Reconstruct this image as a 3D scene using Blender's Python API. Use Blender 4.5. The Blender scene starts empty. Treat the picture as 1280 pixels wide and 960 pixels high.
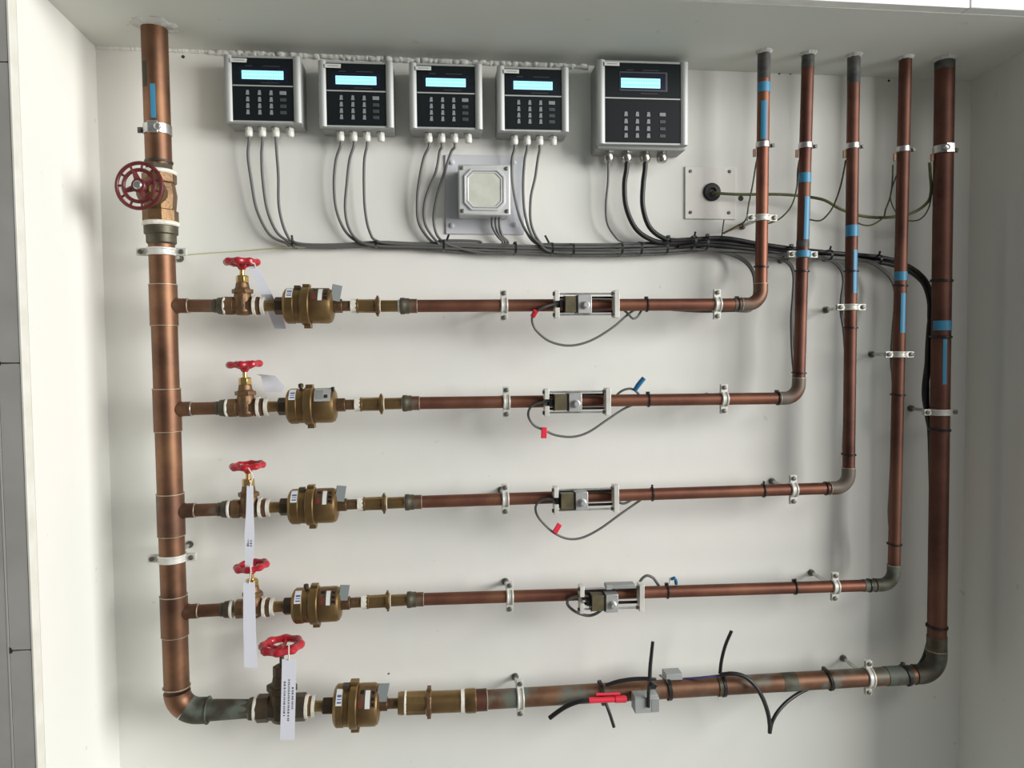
import bpy, math, random
from mathutils import Vector as V, Matrix
random.seed(7)
C = bpy.context.scene.collection
PI = math.pi
# ------------------------------------------------------------------ camera
F = 925.0
YAW, PITCH, ROLL = math.radians(5.4415), math.radians(2.6163), math.radians(0.518)
cy, sy, cp, sp, cr, sr = math.cos(YAW), math.sin(YAW), math.cos(PITCH), math.sin(PITCH), math.cos(ROLL), math.sin(ROLL)
fw = V((sy*cp, cy*cp, -sp)); rt = V((cy, -sy, 0)); dn = fw.cross(rt)
r2 = rt*cr + dn*sr; d2 = dn*cr - rt*sr
CAM = V((0, -1.42, 1.5))
cam = bpy.data.cameras.new('camera'); cam.sensor_width = 36; cam.lens = F/1280*36; cam.clip_start = .05
co = bpy.data.objects.new('camera', cam); C.objects.link(co)
co.matrix_world = Matrix(((r2.x, -d2.x, -fw.x, CAM.x), (r2.y, -d2.y, -fw.y, CAM.y), (r2.z, -d2.z, -fw.z, CAM.z), (0, 0, 0, 1)))
bpy.context.scene.camera = co
def ray(x, y): return r2*((x-640)/F) + d2*((y-480)/F) + fw
def at(x, y, d=.09):
    """point of the world seen at pixel x,y and standing d metres off the back wall"""
    r = ray(x, y); return CAM + r*((-d-CAM.y)/r.y)
def atX(x, y, X):
    r = ray(x, y); return CAM + r*((X-CAM.x)/r.x)
def ppm(x, y, d=.09): return F/((at(x, y, d)-CAM).dot(fw))
# ------------------------------------------------------------------ materials
def node_mat(name):
    m = bpy.data.materials.new(name); m.use_nodes = True
    nt = m.node_tree; b = nt.nodes['Principled BSDF']; return m, nt, b
def mat(name, col, rough=.5, metal=0, col2=None, scale=30, bump=0, bscale=80, emit=None, es=1, lo=.35, hi=.65, coat=0, rough2=None, stretch=None):
    m, nt, b = node_mat(name)
    b.inputs['Base Color'].default_value = (*col, 1); b.inputs['Roughness'].default_value = rough; b.inputs['Metallic'].default_value = metal
    if coat: b.inputs['Coat Weight'].default_value = coat
    tc = nt.nodes.new('ShaderNodeTexCoord')
    src = tc.outputs['Object']
    if stretch:
        mp = nt.nodes.new('ShaderNodeMapping'); mp.inputs['Scale'].default_value = stretch
        nt.links.new(src, mp.inputs['Vector']); src = mp.outputs['Vector']
    if col2:
        n = nt.nodes.new('ShaderNodeTexNoise'); n.inputs['Scale'].default_value = scale; n.inputs['Detail'].default_value = 5
        nt.links.new(src, n.inputs['Vector'])
        r = nt.nodes.new('ShaderNodeValToRGB')
        r.color_ramp.elements[0].position = lo; r.color_ramp.elements[0].color = (*col, 1)
        r.color_ramp.elements[1].position = hi; r.color_ramp.elements[1].color = (*col2, 1)
        nt.links.new(n.outputs['Fac'], r.inputs['Fac']); nt.links.new(r.outputs['Color'], b.inputs['Base Color'])
        if rough2 is not None:
            mr = nt.nodes.new('ShaderNodeMapRange'); mr.inputs['From Min'].default_value = lo; mr.inputs['From Max'].default_value = hi
            mr.inputs['To Min'].default_value = rough; mr.inputs['To Max'].default_value = rough2
            nt.links.new(n.outputs['Fac'], mr.inputs['Value']); nt.links.new(mr.outputs['Result'], b.inputs['Roughness'])
    if bump:
        n2 = nt.nodes.new('ShaderNodeTexNoise'); n2.inputs['Scale'].default_value = bscale; n2.inputs['Detail'].default_value = 4
        nt.links.new(src, n2.inputs['Vector'])
        bp = nt.nodes.new('ShaderNodeBump'); bp.inputs['Strength'].default_value = bump; bp.inputs['Distance'].default_value = .002
        nt.links.new(n2.outputs['Fac'], bp.inputs['Height']); nt.links.new(bp.outputs['Normal'], b.inputs['Normal'])
    if emit:
        b.inputs['Emission Color'].default_value = (*emit, 1); b.inputs['Emission Strength'].default_value = es
    return m
def copper(name, c1, c2, c3, pat=None, pth=.62, rough=.38):
    m, nt, b = node_mat(name)
    tc = nt.nodes.new('ShaderNodeTexCoord')
    n = nt.nodes.new('ShaderNodeTexNoise'); n.inputs['Scale'].default_value = 9; n.inputs['Detail'].default_value = 6; n.inputs['Roughness'].default_value = .6
    nt.links.new(tc.outputs['Object'], n.inputs['Vector'])
    r = nt.nodes.new('ShaderNodeValToRGB'); e = r.color_ramp.elements
    e[0].position = .33; e[0].color = (*c1, 1); e[1].position = .66; e[1].color = (*c3, 1)
    k = e.new(.5); k.color = (*c2, 1)
    nt.links.new(n.outputs['Fac'], r.inputs['Fac'])
    out = r.outputs['Color']
    b.inputs['Metallic'].default_value = .82
    if pat:
        n2 = nt.nodes.new('ShaderNodeTexNoise'); n2.inputs['Scale'].default_value = 16; n2.inputs['Detail'].default_value = 7
        nt.links.new(tc.outputs['Object'], n2.inputs['Vector'])
        mr = nt.nodes.new('ShaderNodeMapRange'); mr.inputs['From Min'].default_value = pth-.06; mr.inputs['From Max'].default_value = pth+.06
        nt.links.new(n2.outputs['Fac'], mr.inputs['Value'])
        mx = nt.nodes.new('ShaderNodeMix'); mx.data_type = 'RGBA'
        nt.links.new(mr.outputs['Result'], mx.inputs['Factor']); nt.links.new(out, mx.inputs[6]); mx.inputs[7].default_value = (*pat, 1)
        out = mx.outputs[2]
        iv = nt.nodes.new('ShaderNodeMapRange'); iv.inputs['To Min'].default_value = .82; iv.inputs['To Max'].default_value = .1
        nt.links.new(mr.outputs['Result'], iv.inputs['Value']); nt.links.new(iv.outputs['Result'], b.inputs['Metallic'])
    nt.links.new(out, b.inputs['Base Color'])
    mr2 = nt.nodes.new('ShaderNodeMapRange'); mr2.inputs['To Min'].default_value = rough-.08; mr2.inputs['To Max'].default_value = rough+.2
    nt.links.new(n.outputs['Fac'], mr2.inputs['Value']); nt.links.new(mr2.outputs['Result'], b.inputs['Roughness'])
    return m
def plaster(name, c):
    m, nt, b = node_mat(name)
    tc = nt.nodes.new('ShaderNodeTexCoord')
    n = nt.nodes.new('ShaderNodeTexNoise'); n.inputs['Scale'].default_value = 2.2; n.inputs['Detail'].default_value = 3
    nt.links.new(tc.outputs['Object'], n.inputs['Vector'])
    r = nt.nodes.new('ShaderNodeValToRGB'); e = r.color_ramp.elements
    e[0].position = .3; e[0].color = (c[0]*.95, c[1]*.97, c[2]*.95, 1); e[1].position = .7; e[1].color = (c[0]*1.01, c[1]*.98, c[2]*.96, 1)
    nt.links.new(n.outputs['Fac'], r.inputs['Fac'])
    s = nt.nodes.new('ShaderNodeTexNoise'); s.inputs['Scale'].default_value = 38; s.inputs['Detail'].default_value = 2
    nt.links.new(tc.outputs['Object'], s.inputs['Vector'])
    mr = nt.nodes.new('ShaderNodeMapRange'); mr.inputs['From Min'].default_value = .73; mr.inputs['From Max'].default_value = .77; mr.inputs['To Max'].default_value = .22
    nt.links.new(s.outputs['Fac'], mr.inputs['Value'])
    mx = nt.nodes.new('ShaderNodeMix'); mx.data_type = 'RGBA'; mx.inputs[7].default_value = (.3, .29, .25, 1)
    nt.links.new(mr.outputs['Result'], mx.inputs['Factor']); nt.links.new(r.outputs['Color'], mx.inputs[6]); nt.links.new(mx.outputs[2], b.inputs['Base Color'])
    b.inputs['Roughness'].default_value = .75
    n2 = nt.nodes.new('ShaderNodeTexNoise'); n2.inputs['Scale'].default_value = 14; n2.inputs['Detail'].default_value = 6
    nt.links.new(tc.outputs['Object'], n2.inputs['Vector'])
    bp = nt.nodes.new('ShaderNodeBump'); bp.inputs['Strength'].default_value = .25; bp.inputs['Distance'].default_value = .004
    nt.links.new(n2.outputs['Fac'], bp.inputs['Height']); nt.links.new(bp.outputs['Normal'], b.inputs['Normal'])
    return m
M = {}
M['plaster'] = plaster('white_plaster', (.805, .805, .77))
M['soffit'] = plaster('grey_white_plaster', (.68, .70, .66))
M['cement'] = mat('rough_cement', (.66, .665, .62), .9, 0, (.48, .475, .43), 60, .8, 120)
M['hole'] = mat('dark_hole', (.05, .05, .04), .9)
M['stone'] = mat('grey_stone_tile', (.34, .335, .305), .5, 0, (.41, .40, .37), 9, .1, 40)
M['joint'] = mat('tile_joint', (.42, .42, .38), .8)
M['gap'] = mat('dark_gap', (.03, .03, .028), .9)
M['edge'] = mat('cream_tile_edge', (.76, .75, .69), .6, 0, (.70, .68, .60), 30)
M['whitetile'] = mat('white_tile', (.85, .86, .84), .3, 0, (.8, .8, .78), 20)
M['floor'] = mat('grey_floor_tile', (.35, .35, .33), .4, 0, (.42, .41, .39), 6)
M['copper'] = copper('aged_copper', (.115, .06, .038), (.20, .102, .06), (.29, .157, .083), rough=.42)
M['copperr'] = copper('reddish_copper', (.13, .055, .038), (.20, .085, .056), (.25, .115, .07), rough=.46)
M['copperg'] = copper('copper_with_grey_stains', (.12, .062, .045), (.18, .095, .065), (.23, .13, .085), (.135, .11, .085), .52, .46)
M['copperp'] = copper('copper_with_verdigris', (.115, .062, .042), (.19, .100, .063), (.26, .142, .085), (.125, .14, .11), .57, .44)
M['copperd'] = copper('dark_brown_copper', (.08, .038, .030), (.14, .064, .047), (.185, .088, .060), None, .62, .48)
M['patina'] = copper('verdigris', (.06, .055, .042), (.085, .08, .06), (.13, .11, .08), (.115, .13, .105), .53, .55)
M['patinap'] = mat('pale_verdigris', (.17, .20, .18), .7, .1, (.28, .30, .27), 60, .3, 90)
M['patinab'] = mat('brown_green_fitting', (.08, .062, .042), .5, .6, (.13, .12, .085), 45, .2, 90)
M['sooty'] = mat('grey_primed_pipe', (.045, .045, .045), .6, .2, (.12, .12, .11), 50, .2, 90)
M['brass'] = mat('aged_brass', (.35, .235, .095), .34, .85, (.17, .105, .048), 14, .15, 120, rough2=.5)
M['brassb'] = mat('bright_brass', (.70, .50, .20), .28, .9, (.5, .33, .12), 25)
M['bronze'] = mat('cast_bronze', (.25, .15, .075), .48, .75, (.15, .09, .05), 30, .5, 220)
M['bronzed'] = mat('dark_bronze', (.12, .085, .05), .5, .65, (.07, .06, .045), 35, .4, 200)
M['ptfe'] = mat('white_thread_tape', (.85, .83, .76), .6, 0, (.7, .66, .55), 90, .3, 200)
M['red'] = mat('red_enamel', (.50, .012, .03), .32, 0, (.36, .01, .02), 60, .1, 100, coat=.3)
M['maroon'] = mat('dull_maroon_enamel', (.10, .010, .014), .4, 0, (.18, .03, .03), 60, .2, 100)
M['steel'] = mat('zinc_steel', (.62, .62, .60), .32, .85, (.45, .45, .43), 60)
M['dsteel'] = mat('tarnished_steel', (.22, .22, .19), .5, .7, (.12, .12, .10), 80, .3, 150)
M['clamp'] = mat('white_coated_clamp', (.74, .73, .68), .42, .25, (.60, .59, .53), 50, .1, 100)
M['alu'] = mat('satin_aluminium', (.46, .47, .46), .5, .25)
M['alub'] = mat('brushed_aluminium_block', (.56, .56, .55), .4, .6, (.47, .47, .46), 40)
M['case'] = mat('grey_painted_case', (.30, .31, .30), .5, .15)
M['lidgrey'] = mat('grey_meter_lid', (.16, .18, .18), .55)
M['panel'] = mat('black_keypad_foil', (.009, .012, .014), .45)
M['panel'].node_tree.nodes['Principled BSDF'].inputs['Specular IOR Level'].default_value = .2
M['window'] = mat('dark_display_window', (.010, .013, .030), .35)
M['window'].node_tree.nodes['Principled BSDF'].inputs['Specular IOR Level'].default_value = .25
M['wrim'] = mat('grey_display_rim', (.07, .075, .085), .5)
M['key'] = mat('grey_key', (.24, .25, .27), .5)
M['keyd'] = mat('dark_key', (.05, .055, .06), .5)
M['lcd'] = mat('lit_display', (.2, .5, .55), .3, 0, emit=(.40, .88, .93), es=1.0)
M['lcdtext'] = mat('display_text', (.08, .3, .35), .4, 0, emit=(.26, .74, .80), es=1.0)
M['sticker'] = mat('pale_sticker', (.72, .74, .70), .5)
M['ink'] = mat('dark_ink', (.10, .10, .13), .6)
M['blueink'] = mat('blue_ink', (.08, .12, .35), .6)
M['redink'] = mat('red_dial_marks', (.16, .03, .025), .5)
M['plastic'] = mat('white_gland_plastic', (.72, .72, .66), .45)
M['nickel'] = mat('nickel_plated_brass', (.55, .53, .48), .25, .95, (.35, .33, .29), 60)
M['grey'] = mat('grey_cable', (.12, .12, .115), .5)
M['black'] = mat('black_cable', (.012, .012, .012), .45)
M['tie'] = mat('black_nylon_tie', (.01, .01, .01), .4)
M['earth'] = mat('green_yellow_wire', (.13, .14, .04), .5, 0, (.07, .09, .04), 60)
M['earthp'] = mat('pale_yellow_green_wire', (.36, .36, .16), .5)
M['jbox'] = mat('light_grey_cast_box', (.66, .67, .66), .35, .25)
M['jpanel'] = mat('greenish_lid_panel', (.62, .64, .56), .45, 0, (.55, .56, .48), 50)
M['plate'] = mat('bluish_white_plate', (.64, .65, .68), .4, .1)
M['cover'] = mat('painted_cover_plate', (.80, .775, .72), .5)
M['rubber'] = mat('black_rubber', (.015, .015, .015), .5)
M['tape'] = mat('blue_tape', (.045, .24, .40), .45)
M['paper'] = mat('white_plastic_tag', (.78, .79, .86), .4)
M['string'] = mat('pale_string', (.75, .66, .58), .8)
M['olive'] = mat('olive_resin_block', (.10, .085, .045), .4, .1, (.15, .125, .07), 60)
M['greyblock'] = mat('grey_sensor_block', (.34, .36, .35), .5)
M['redsleeve'] = mat('red_sleeve', (.75, .03, .06), .4)
M['bluemark'] = mat('blue_marker', (.01, .13, .28), .4)
M['purple'] = mat('blue_violet_wire', (.05, .05, .16), .5)
M['ltan'] = mat('solder_joint', (.50, .42, .30), .45, .5, (.32, .28, .2), 80)
M['orange'] = mat('tan_cable_lug', (.36, .20, .10), .5)
# ------------------------------------------------------------------ mesh builder
def frame(u):
    u = u.normalized(); a = V((0, 0, 1)) if abs(u.z) < .9 else V((0, -1, 0))
    v = (a - u*a.dot(u)).normalized(); return u, v, u.cross(v)
class MB:
    def __init__(s): s.v = []; s.f = []
    def lathe(s, prof, o=(0, 0, 0), u=(1, 0, 0), n=28, ph=0, closed=False, cap=True, scale=1):
        """surface of revolution: prof is a list of (distance along axis, radius)"""
        o = V(o); u, a, b = frame(V(u)); base = len(s.v)
        for t, r in prof:
            for i in range(n):
                g = 2*PI*i/n + ph
                s.v.append(o + u*t*scale + (a*math.cos(g) + b*math.sin(g))*max(r, 1e-5)*scale)
        k = len(prof)
        for j in range(k if closed else k-1):
            j2 = (j+1) % k
            for i in range(n):
                i2 = (i+1) % n
                s.f.append((base+j*n+i, base+j*n+i2, base+j2*n+i2, base+j2*n+i))
        if cap and not closed:
            s.f.append(tuple(base+i for i in reversed(range(n)))); s.f.append(tuple(base+(k-1)*n+i for i in range(n)))
        return s
    def cyl(s, p, q, r, n=24, ph=0):
        p = V(p); q = V(q); L = (q-p).length; return s.lathe([(0, r), (L, r)], p, q-p, n, ph)
    def ring(s, o, u, ri, ro, w, n=36, a=0):
        """flat band round an axis, w wide"""
        c = min((ro-ri), w)*.25
        return s.lathe([(-w/2, ri), (-w/2, ro-c), (-w/2+c, ro), (w/2-c, ro), (w/2, ro-c), (w/2, ri)], o, u, n, 0, True)
    def tube(s, pts, r, n=10, rs=None, closed=False):
        pts = [V(p) for p in pts]; base = len(s.v); k = len(pts)
        if closed: tans = [(pts[(i+1) % k]-pts[i-1]).normalized() for i in range(k)]
        else: tans = [(pts[min(i+1, k-1)]-pts[max(i-1, 0)]).normalized() for i in range(k)]
        _, a, _ = frame(tans[0])
        for i in range(k):
            t = tans[i]; a = (a - t*a.dot(t)).normalized(); b = t.cross(a); rr = rs[i] if rs else r
            for j in range(n):
                g = 2*PI*j/n; s.v.append(pts[i] + (a*math.cos(g)+b*math.sin(g))*rr)
        for i in range(k if closed else k-1):
            i2 = (i+1) % k
            for j in range(n):
                j2 = (j+1) % n
                s.f.append((base+i*n+j, base+i*n+j2, base+i2*n+j2, base+i2*n+j))
        if not closed:
            s.f.append(tuple(base+i for i in reversed(range(n)))); s.f.append(tuple(base+(k-1)*n+i for i in range(n)))
        return s
    def box(s, c, d, R=None):
        c = V(c); base = len(s.v)
        for x in (-.5, .5):
            for y in (-.5, .5):
                for z in (-.5, .5):
                    p = V((x*d[0], y*d[1], z*d[2])); s.v.append(c + (R @ p if R else p))
        for f in ((0, 1, 3, 2), (4, 6, 7, 5), (0, 4, 5, 1), (2, 3, 7, 6), (0, 2, 6, 4), (1, 5, 7, 3)): s.f.append(tuple(base+i for i in f))
        return s
    def b2(s, x0, x1, y0, y1, z0, z1): return s.box(((x0+x1)/2, (y0+y1)/2, (z0+z1)/2), (x1-x0, y1-y0, z1-z0))
    def poly(s, pts, y0, y1):
        """outline in the x,z plane, thick from y0 to y1"""
        base = len(s.v); n = len(pts)
        for y in (y0, y1):
            for x, z in pts: s.v.append(V((x, y, z)))
        s.f.append(tuple(base+i for i in range(n))); s.f.append(tuple(base+n+i for i in reversed(range(n))))
        for i in range(n):
            j = (i+1) % n; s.f.append((base+i, base+n+i, base+n+j, base+j))
        return s
    def prism(s, prof, x0, x1):
        """outline in the y,z plane, long from x0 to x1"""
        base = len(s.v); n = len(prof)
        for x in (x0, x1):
            for y, z in prof: s.v.append(V((x, y, z)))
        s.f.append(tuple(base+i for i in range(n))); s.f.append(tuple(base+n+i for i in reversed(range(n))))
        for i in range(n):
            j = (i+1) % n; s.f.append((base+i, base+n+i, base+n+j, base+j))
        return s
    def patch(s, o, u, r, th, t0, t1, a0, a1, n=8):
        """piece of a thin shell lying on a cylinder; angle 0 faces the viewer (-Y)"""
        o = V(o); u = V(u).normalized(); f = V((0, -1, 0)); f = (f-u*f.dot(u)).normalized()
        g = V((1, 0, 0)) if abs(u.z) > .7 else V((0, 0, 1)); g = (g-u*g.dot(u)).normalized(); base = len(s.v)
        for i in range(n+1):
            a = a0+(a1-a0)*i/n; d = f*math.cos(a)+g*math.sin(a)
            for t in (t0, t1):
                for rr in (r, r+th): s.v.append(o+u*t+d*rr)
        for i in range(n):
            b = base+4*i; c = b+4
            s.f += [(b+1, b+3, c+3, c+1), (b, c, c+2, b+2), (b, b+1, c+1, c), (b+2, c+2, c+3, b+3)]
        s.f += [(base, base+2, base+3, base+1), (base+4*n, base+4*n+1, base+4*n+3, base+4*n+2)]
        return s
    def build(s, name, m, parent=None, bevel=0, sharp=.6, world=False, label=None):
        vs = s.v; org = V((0, 0, 0))
        if world:
            mn = V((min(v.x for v in vs), min(v.y for v in vs), min(v.z for v in vs))); mx = V((max(v.x for v in vs), max(v.y for v in vs), max(v.z for v in vs)))
            org = (mn+mx)/2; vs = [v-org for v in vs]
        me = bpy.data.meshes.new(name); me.from_pydata([tuple(v) for v in vs], [], s.f); me.update()
        import bmesh
        bm = bmesh.new(); bm.from_mesh(me); bmesh.ops.recalc_face_normals(bm, faces=bm.faces); bm.to_mesh(me); bm.free()
        me.shade_smooth(); me.set_sharp_from_angle(angle=sharp)
        me.materials.append(M[m]); o = bpy.data.objects.new(name, me); C.objects.link(o); o.location = org
        if parent: o.parent = parent
        if bevel:
            md = o.modifiers.new('bevel', 'BEVEL'); md.width = bevel; md.segments = 2; md.limit_method = 'ANGLE'; md.harden_normals = False
        if label: o['label'] = label
        return o
def tag(o, label, cat, group=None):
    o['label'] = label; o['category'] = cat
    if group: o['group'] = group
    return o
def struct(o): o['kind'] = 'structure'; return o
def empty(name, loc, label, cat, group=None, rot=(0, 0, 0)):
    o = bpy.data.objects.new(name, None); C.objects.link(o); o.location = loc; o.rotation_euler = rot
    o.empty_display_size = .02; return tag(o, label, cat, group)
def copy_tree(o, parent=None):
    c = o.copy(); C.objects.link(c)
    if parent: c.parent = parent
    for ch in list(o.children): copy_tree(ch, c)
    return c
def smooth(pts, n=6):
    """Catmull-Rom through the points"""
    pts = [V(p) for p in pts]; out = []
    P = [pts[0]*2-pts[1]] + pts + [pts[-1]*2-pts[-2]]
    for i in range(1, len(P)-2):
        for k in range(n):
            t = k/n; a, b, c, d = P[i-1], P[i], P[i+1], P[i+2]
            out.append(.5*((2*b)+(c-a)*t+(2*a-5*b+4*c-d)*t*t+(3*b-a-3*c+d)*t**3))
    out.append(pts[-1]); return out
# ================================================================== setting
XL = at(135.5, 530, 0).x; XR = at(1206.5, 530, 0).x
e = atX(29.5, 480, XL); DEP = -e.y                     # front edge of the left jamb gives the recess depth
bl = at(112, 58, 0); br = at(1213, 101, 0); fr = at(1120, 5.2, DEP)
def ceil_z(x, y):
    """soffit height: a plane through its back line and front edge"""
    zb = bl.z+(br.z-bl.z)*(x-bl.x)/(br.x-bl.x)
    zf0 = fr.z-(bl.z+(br.z-bl.z)*(fr.x-bl.x)/(br.x-bl.x))
    return zb + zf0*(-y/DEP)
print('XL', XL, 'XR', XR, 'DEP', DEP, 'ceil', ceil_z(0, 0), ceil_z(0, -DEP))
struct(MB().b2(XL-.1, XR+.1, 0, .1, 0, 2.4).build('wall_back', 'plaster', None))
T = .02
struct(MB().b2(XL-.1, XL, -DEP+T, 0, 0, 2.4).build('wall_left', 'plaster', None))
struct(MB().b2(XR, XR+.1, -DEP+T, 0, 0, 2.4).build('wall_right', 'plaster', None))
m = MB()
x0, x1 = XL, XR
m.v = [V((x0, 0, ceil_z(x0, 0))), V((x1, 0, ceil_z(x1, 0))), V((x1, -DEP+T, ceil_z(x1, -DEP+T))), V((x0, -DEP+T, ceil_z(x0, -DEP+T))),
       V((x0, 0, 2.4)), V((x1, 0, 2.4)), V((x1, -DEP+T, 2.4)), V((x0, -DEP+T, 2.4))]
m.f = [(0, 1, 2, 3), (4, 7, 6, 5), (0, 4, 5, 1), (1, 5, 6, 2), (2, 6, 7, 3), (3, 7, 4, 0)]
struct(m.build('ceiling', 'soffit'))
struct(MB().b2(-3, 3, -4, .1, -.05, 0).build('floor', 'floor'))
# outer tiled face of the wall: left of the recess, right of it, and the band above
cols = [(-3.0, XL-.052), (XL-.0345, XL-.0042)]
z78, z455, z815 = at(8, 79, DEP).z, at(16, 454, DEP).z, at(28, 813, DEP).z
zs = [0, z815-(z455-z815), z815, z455, z78+.002, z78+(z78-z455), 2.4]
zs = [z for z in zs]
m = MB()
for xa, xb in cols[1:]:
    for i in range(len(zs)-1): m.b2(xa, xb, -DEP, -DEP+T, zs[i]+.0008, zs[i+1]-.0008)
m.b2(XL-.8, XL-.0375, -DEP, -DEP+T, 0, z455+.06); m.b2(XL-.8, XL-.0345, -DEP, -DEP+T, z455+.062, 2.4)
struct(m.build('wall_front', 'stone', bevel=.001))
struct(MB().b2(XL-.81, XL-.002, -DEP+.002, -DEP+.004, 0, 2.4).build('trim_1', 'gap'))
struct(MB().b2(XL-.0040, XL, -DEP-.0008, -DEP+T-.0005, 0, 2.4).build('trim_2', 'edge', bevel=.001))
struct(MB().b2(XL-.0372, XL-.0348, -DEP-.0005, -DEP+.010, 0, z455+.06).build('trim_3', 'joint'))
# chipped corners at the tile joints
m = MB()
for z in (z455, z815): m.poly([(XL-.0345, z-.004), (XL-.031, z-.0035), (XL-.0295, z+.0005), (XL-.032, z+.0045), (XL-.0345, z+.0055)], -DEP-.0006, -DEP+.001)
struct(m.build('trim_4', 'gap'))
m = MB(); jx = at(1213, 4, DEP).x
zt = lambda x: ceil_z(x, -DEP)
def topband(xa, xb):
    mm = MB(); y0, y1 = -DEP, -DEP+T
    mm.v = [V((xa, y0, zt(xa))), V((xb, y0, zt(xb))), V((xb, y1, zt(xb))), V((xa, y1, zt(xa))), V((xa, y0, 2.4)), V((xb, y0, 2.4)), V((xb, y1, 2.4)), V((xa, y1, 2.4))]
    mm.f = [(0, 1, 2, 3), (4, 7, 6, 5), (0, 4, 5, 1), (1, 5, 6, 2), (2, 6, 7, 3), (3, 7, 4, 0)]; return mm
struct(topband(XL, jx-.001).build('wall_top', 'whitetile', bevel=.0012)); struct(topband(jx+.001, XR+.8).build('wall_top', 'whitetile', bevel=.0012))
struct(MB().b2(XR+.0, XR+.8, -DEP, -DEP+T, 0, zt(XR)-.002).build('wall_outer', 'stone'))
# rough plaster bead in the corner between soffit and back wall
rnd = random.Random(3)
m = MB(); pts = []; rs = []
for i in range(150):
    x = at(262, 60, 0).x + (at(735, 60, 0).x-at(262, 60, 0).x)*i/149
    pts.append(V((x, -.001-.003*rnd.random(), ceil_z(x, 0)-.001-.003*rnd.random()))); rs.append(.0035+.0025*rnd.random())
m.tube(smooth(pts, 2), .01, 8, [rs[i//2] for i in range(2*len(rs)-1)]); struct(m.build('trim_5', 'plaster', sharp=1.5))
m = MB(); pts = []; rs = []
for i in range(150):
    x = XL+.0 + (at(262, 60, 0).x-XL)*i/149
    pts.append(V((x, -.001, ceil_z(x, 0)-.001))); rs.append(.003+.002*rnd.random())
m.tube(pts, .01, 8, rs); struct(m.build('trim_6', 'plaster', sharp=1.5))
def collar(cx, cyy, r, k, name):
    """patch of filler where a pipe goes through the soffit"""
    m = MB(); n = 26; b = len(m.v); z = ceil_z(cx, cyy)
    for h, q in ((.004, 1.0), (-.002, .8), (-.006, .45)):
        for i in range(n):
            a = 2*PI*i/n; rr = r*(1+k*q*(.6+.8*rnd.random())) if h > -.006 else r*(1+k*.35*q)
            m.v.append(V((cx+math.cos(a)*rr, cyy+math.sin(a)*rr, z+h+.002*rnd.random())))
    for j in range(2):
        for i in range(n): m.f.append((b+j*n+i, b+j*n+(i+1) % n, b+(j+1)*n+(i+1) % n, b+(j+1)*n+i))
    m.f.append(tuple(b+2*n+i for i in range(n))); m.f.append(tuple(b+i for i in range(n)))
    struct(m.build(name, 'cement', sharp=.4))
# specks and drill holes in the plaster
m = MB()
for px, py, r in ((161, 61, 2.2), (229, 71, 2.2), (974, 92, 1.6), (988, 92, 1.6), (1160, 75, 1.6), (1111, 101, 1.8), (926, 248, 4), (1035, 389, 0), (302, 20, .8), (642, 50, 1.2), (486, 842, 1.2)):
    if r:
        p = at(px, py, 0); m.lathe([(-.001, r*.0014), (.0008, r*.0013)], (p.x, 0, p.z), (0, -1, 0), 12)
struct(m.build('trim_7', 'hole'))
# ================================================================== pipes
D = .09
RB, RS, RH = .0212, .0111, .0172       # radii: left header, branches, right header
def P(x, y, d=D): return at(x, y, d)
def elbow_pts(a, corner, b, rad, n=10):
    """polyline a - rounded corner - b"""
    u = (a-corner).normalized(); w = (b-corner).normalized(); out = [a]
    p = corner+u*rad; q = corner+w*rad; c = corner+u*rad+w*rad
    for i in range(n+1):
        t = i/n*PI/2; out.append(c - w*rad*math.cos(t) - u*rad*math.sin(t))
    out.append(b); return out
hdr_top, hdr_bot = P(193, 42), P(222, 889)
hu = (hdr_bot-hdr_top).normalized()
def hp(y):                              # point on the left header at image height y
    a, b = 0., 1.
    for _ in range(30):
        c = (a+b)/2; p = hdr_top.lerp(hdr_bot, c); q = (p-CAM); yy = 480+F*q.dot(d2)/q.dot(fw)
        if yy < y: a = c
        else: b = c
    return hdr_top.lerp(hdr_bot, (a+b)/2)
# --- inlet pipe above the main valve
top = hp(44); top = top - hu*((top.z-ceil_z(top.x, top.y))/hu.z) if False else V((top.x, top.y, ceil_z(top.x, top.y)+.01))
root = empty('inlet_pipe', hp(130), 'brown copper inlet pipe coming through the ceiling at top left above the maroon handwheel', 'pipe')
L = lambda p: p-root.location
MB().cyl(L(top), L(hp(207)), RB, 40).build('pipe', 'copper', root)
MB().ring(L(hp(203)), hu, RB+.0002, RB+.0016, .004).build('solder_joint', 'patina', root, label='green verdigris ring of solder')
MB().lathe([(0, RB+.001), (.012, RB+.001), (.013, RB+.004), (.030, RB+.004)], L(hp(206)), hu, 8).build('coupling', 'patinab', root, label='dark green brass coupling')
MB().patch(L(hp(131)), hu, RB, .0004, -.028, .028, -.12, .26).build('tape', 'tape', root, label='strip of blue tape')
MB().patch(L(hp(96)), hu, RB, .0003, -.020, .022, -.9, -.35).build('stain', 'patina', root, label='dark green stain')
collar(top.x, top.y, RB, .75, 'trim_8')
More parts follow.
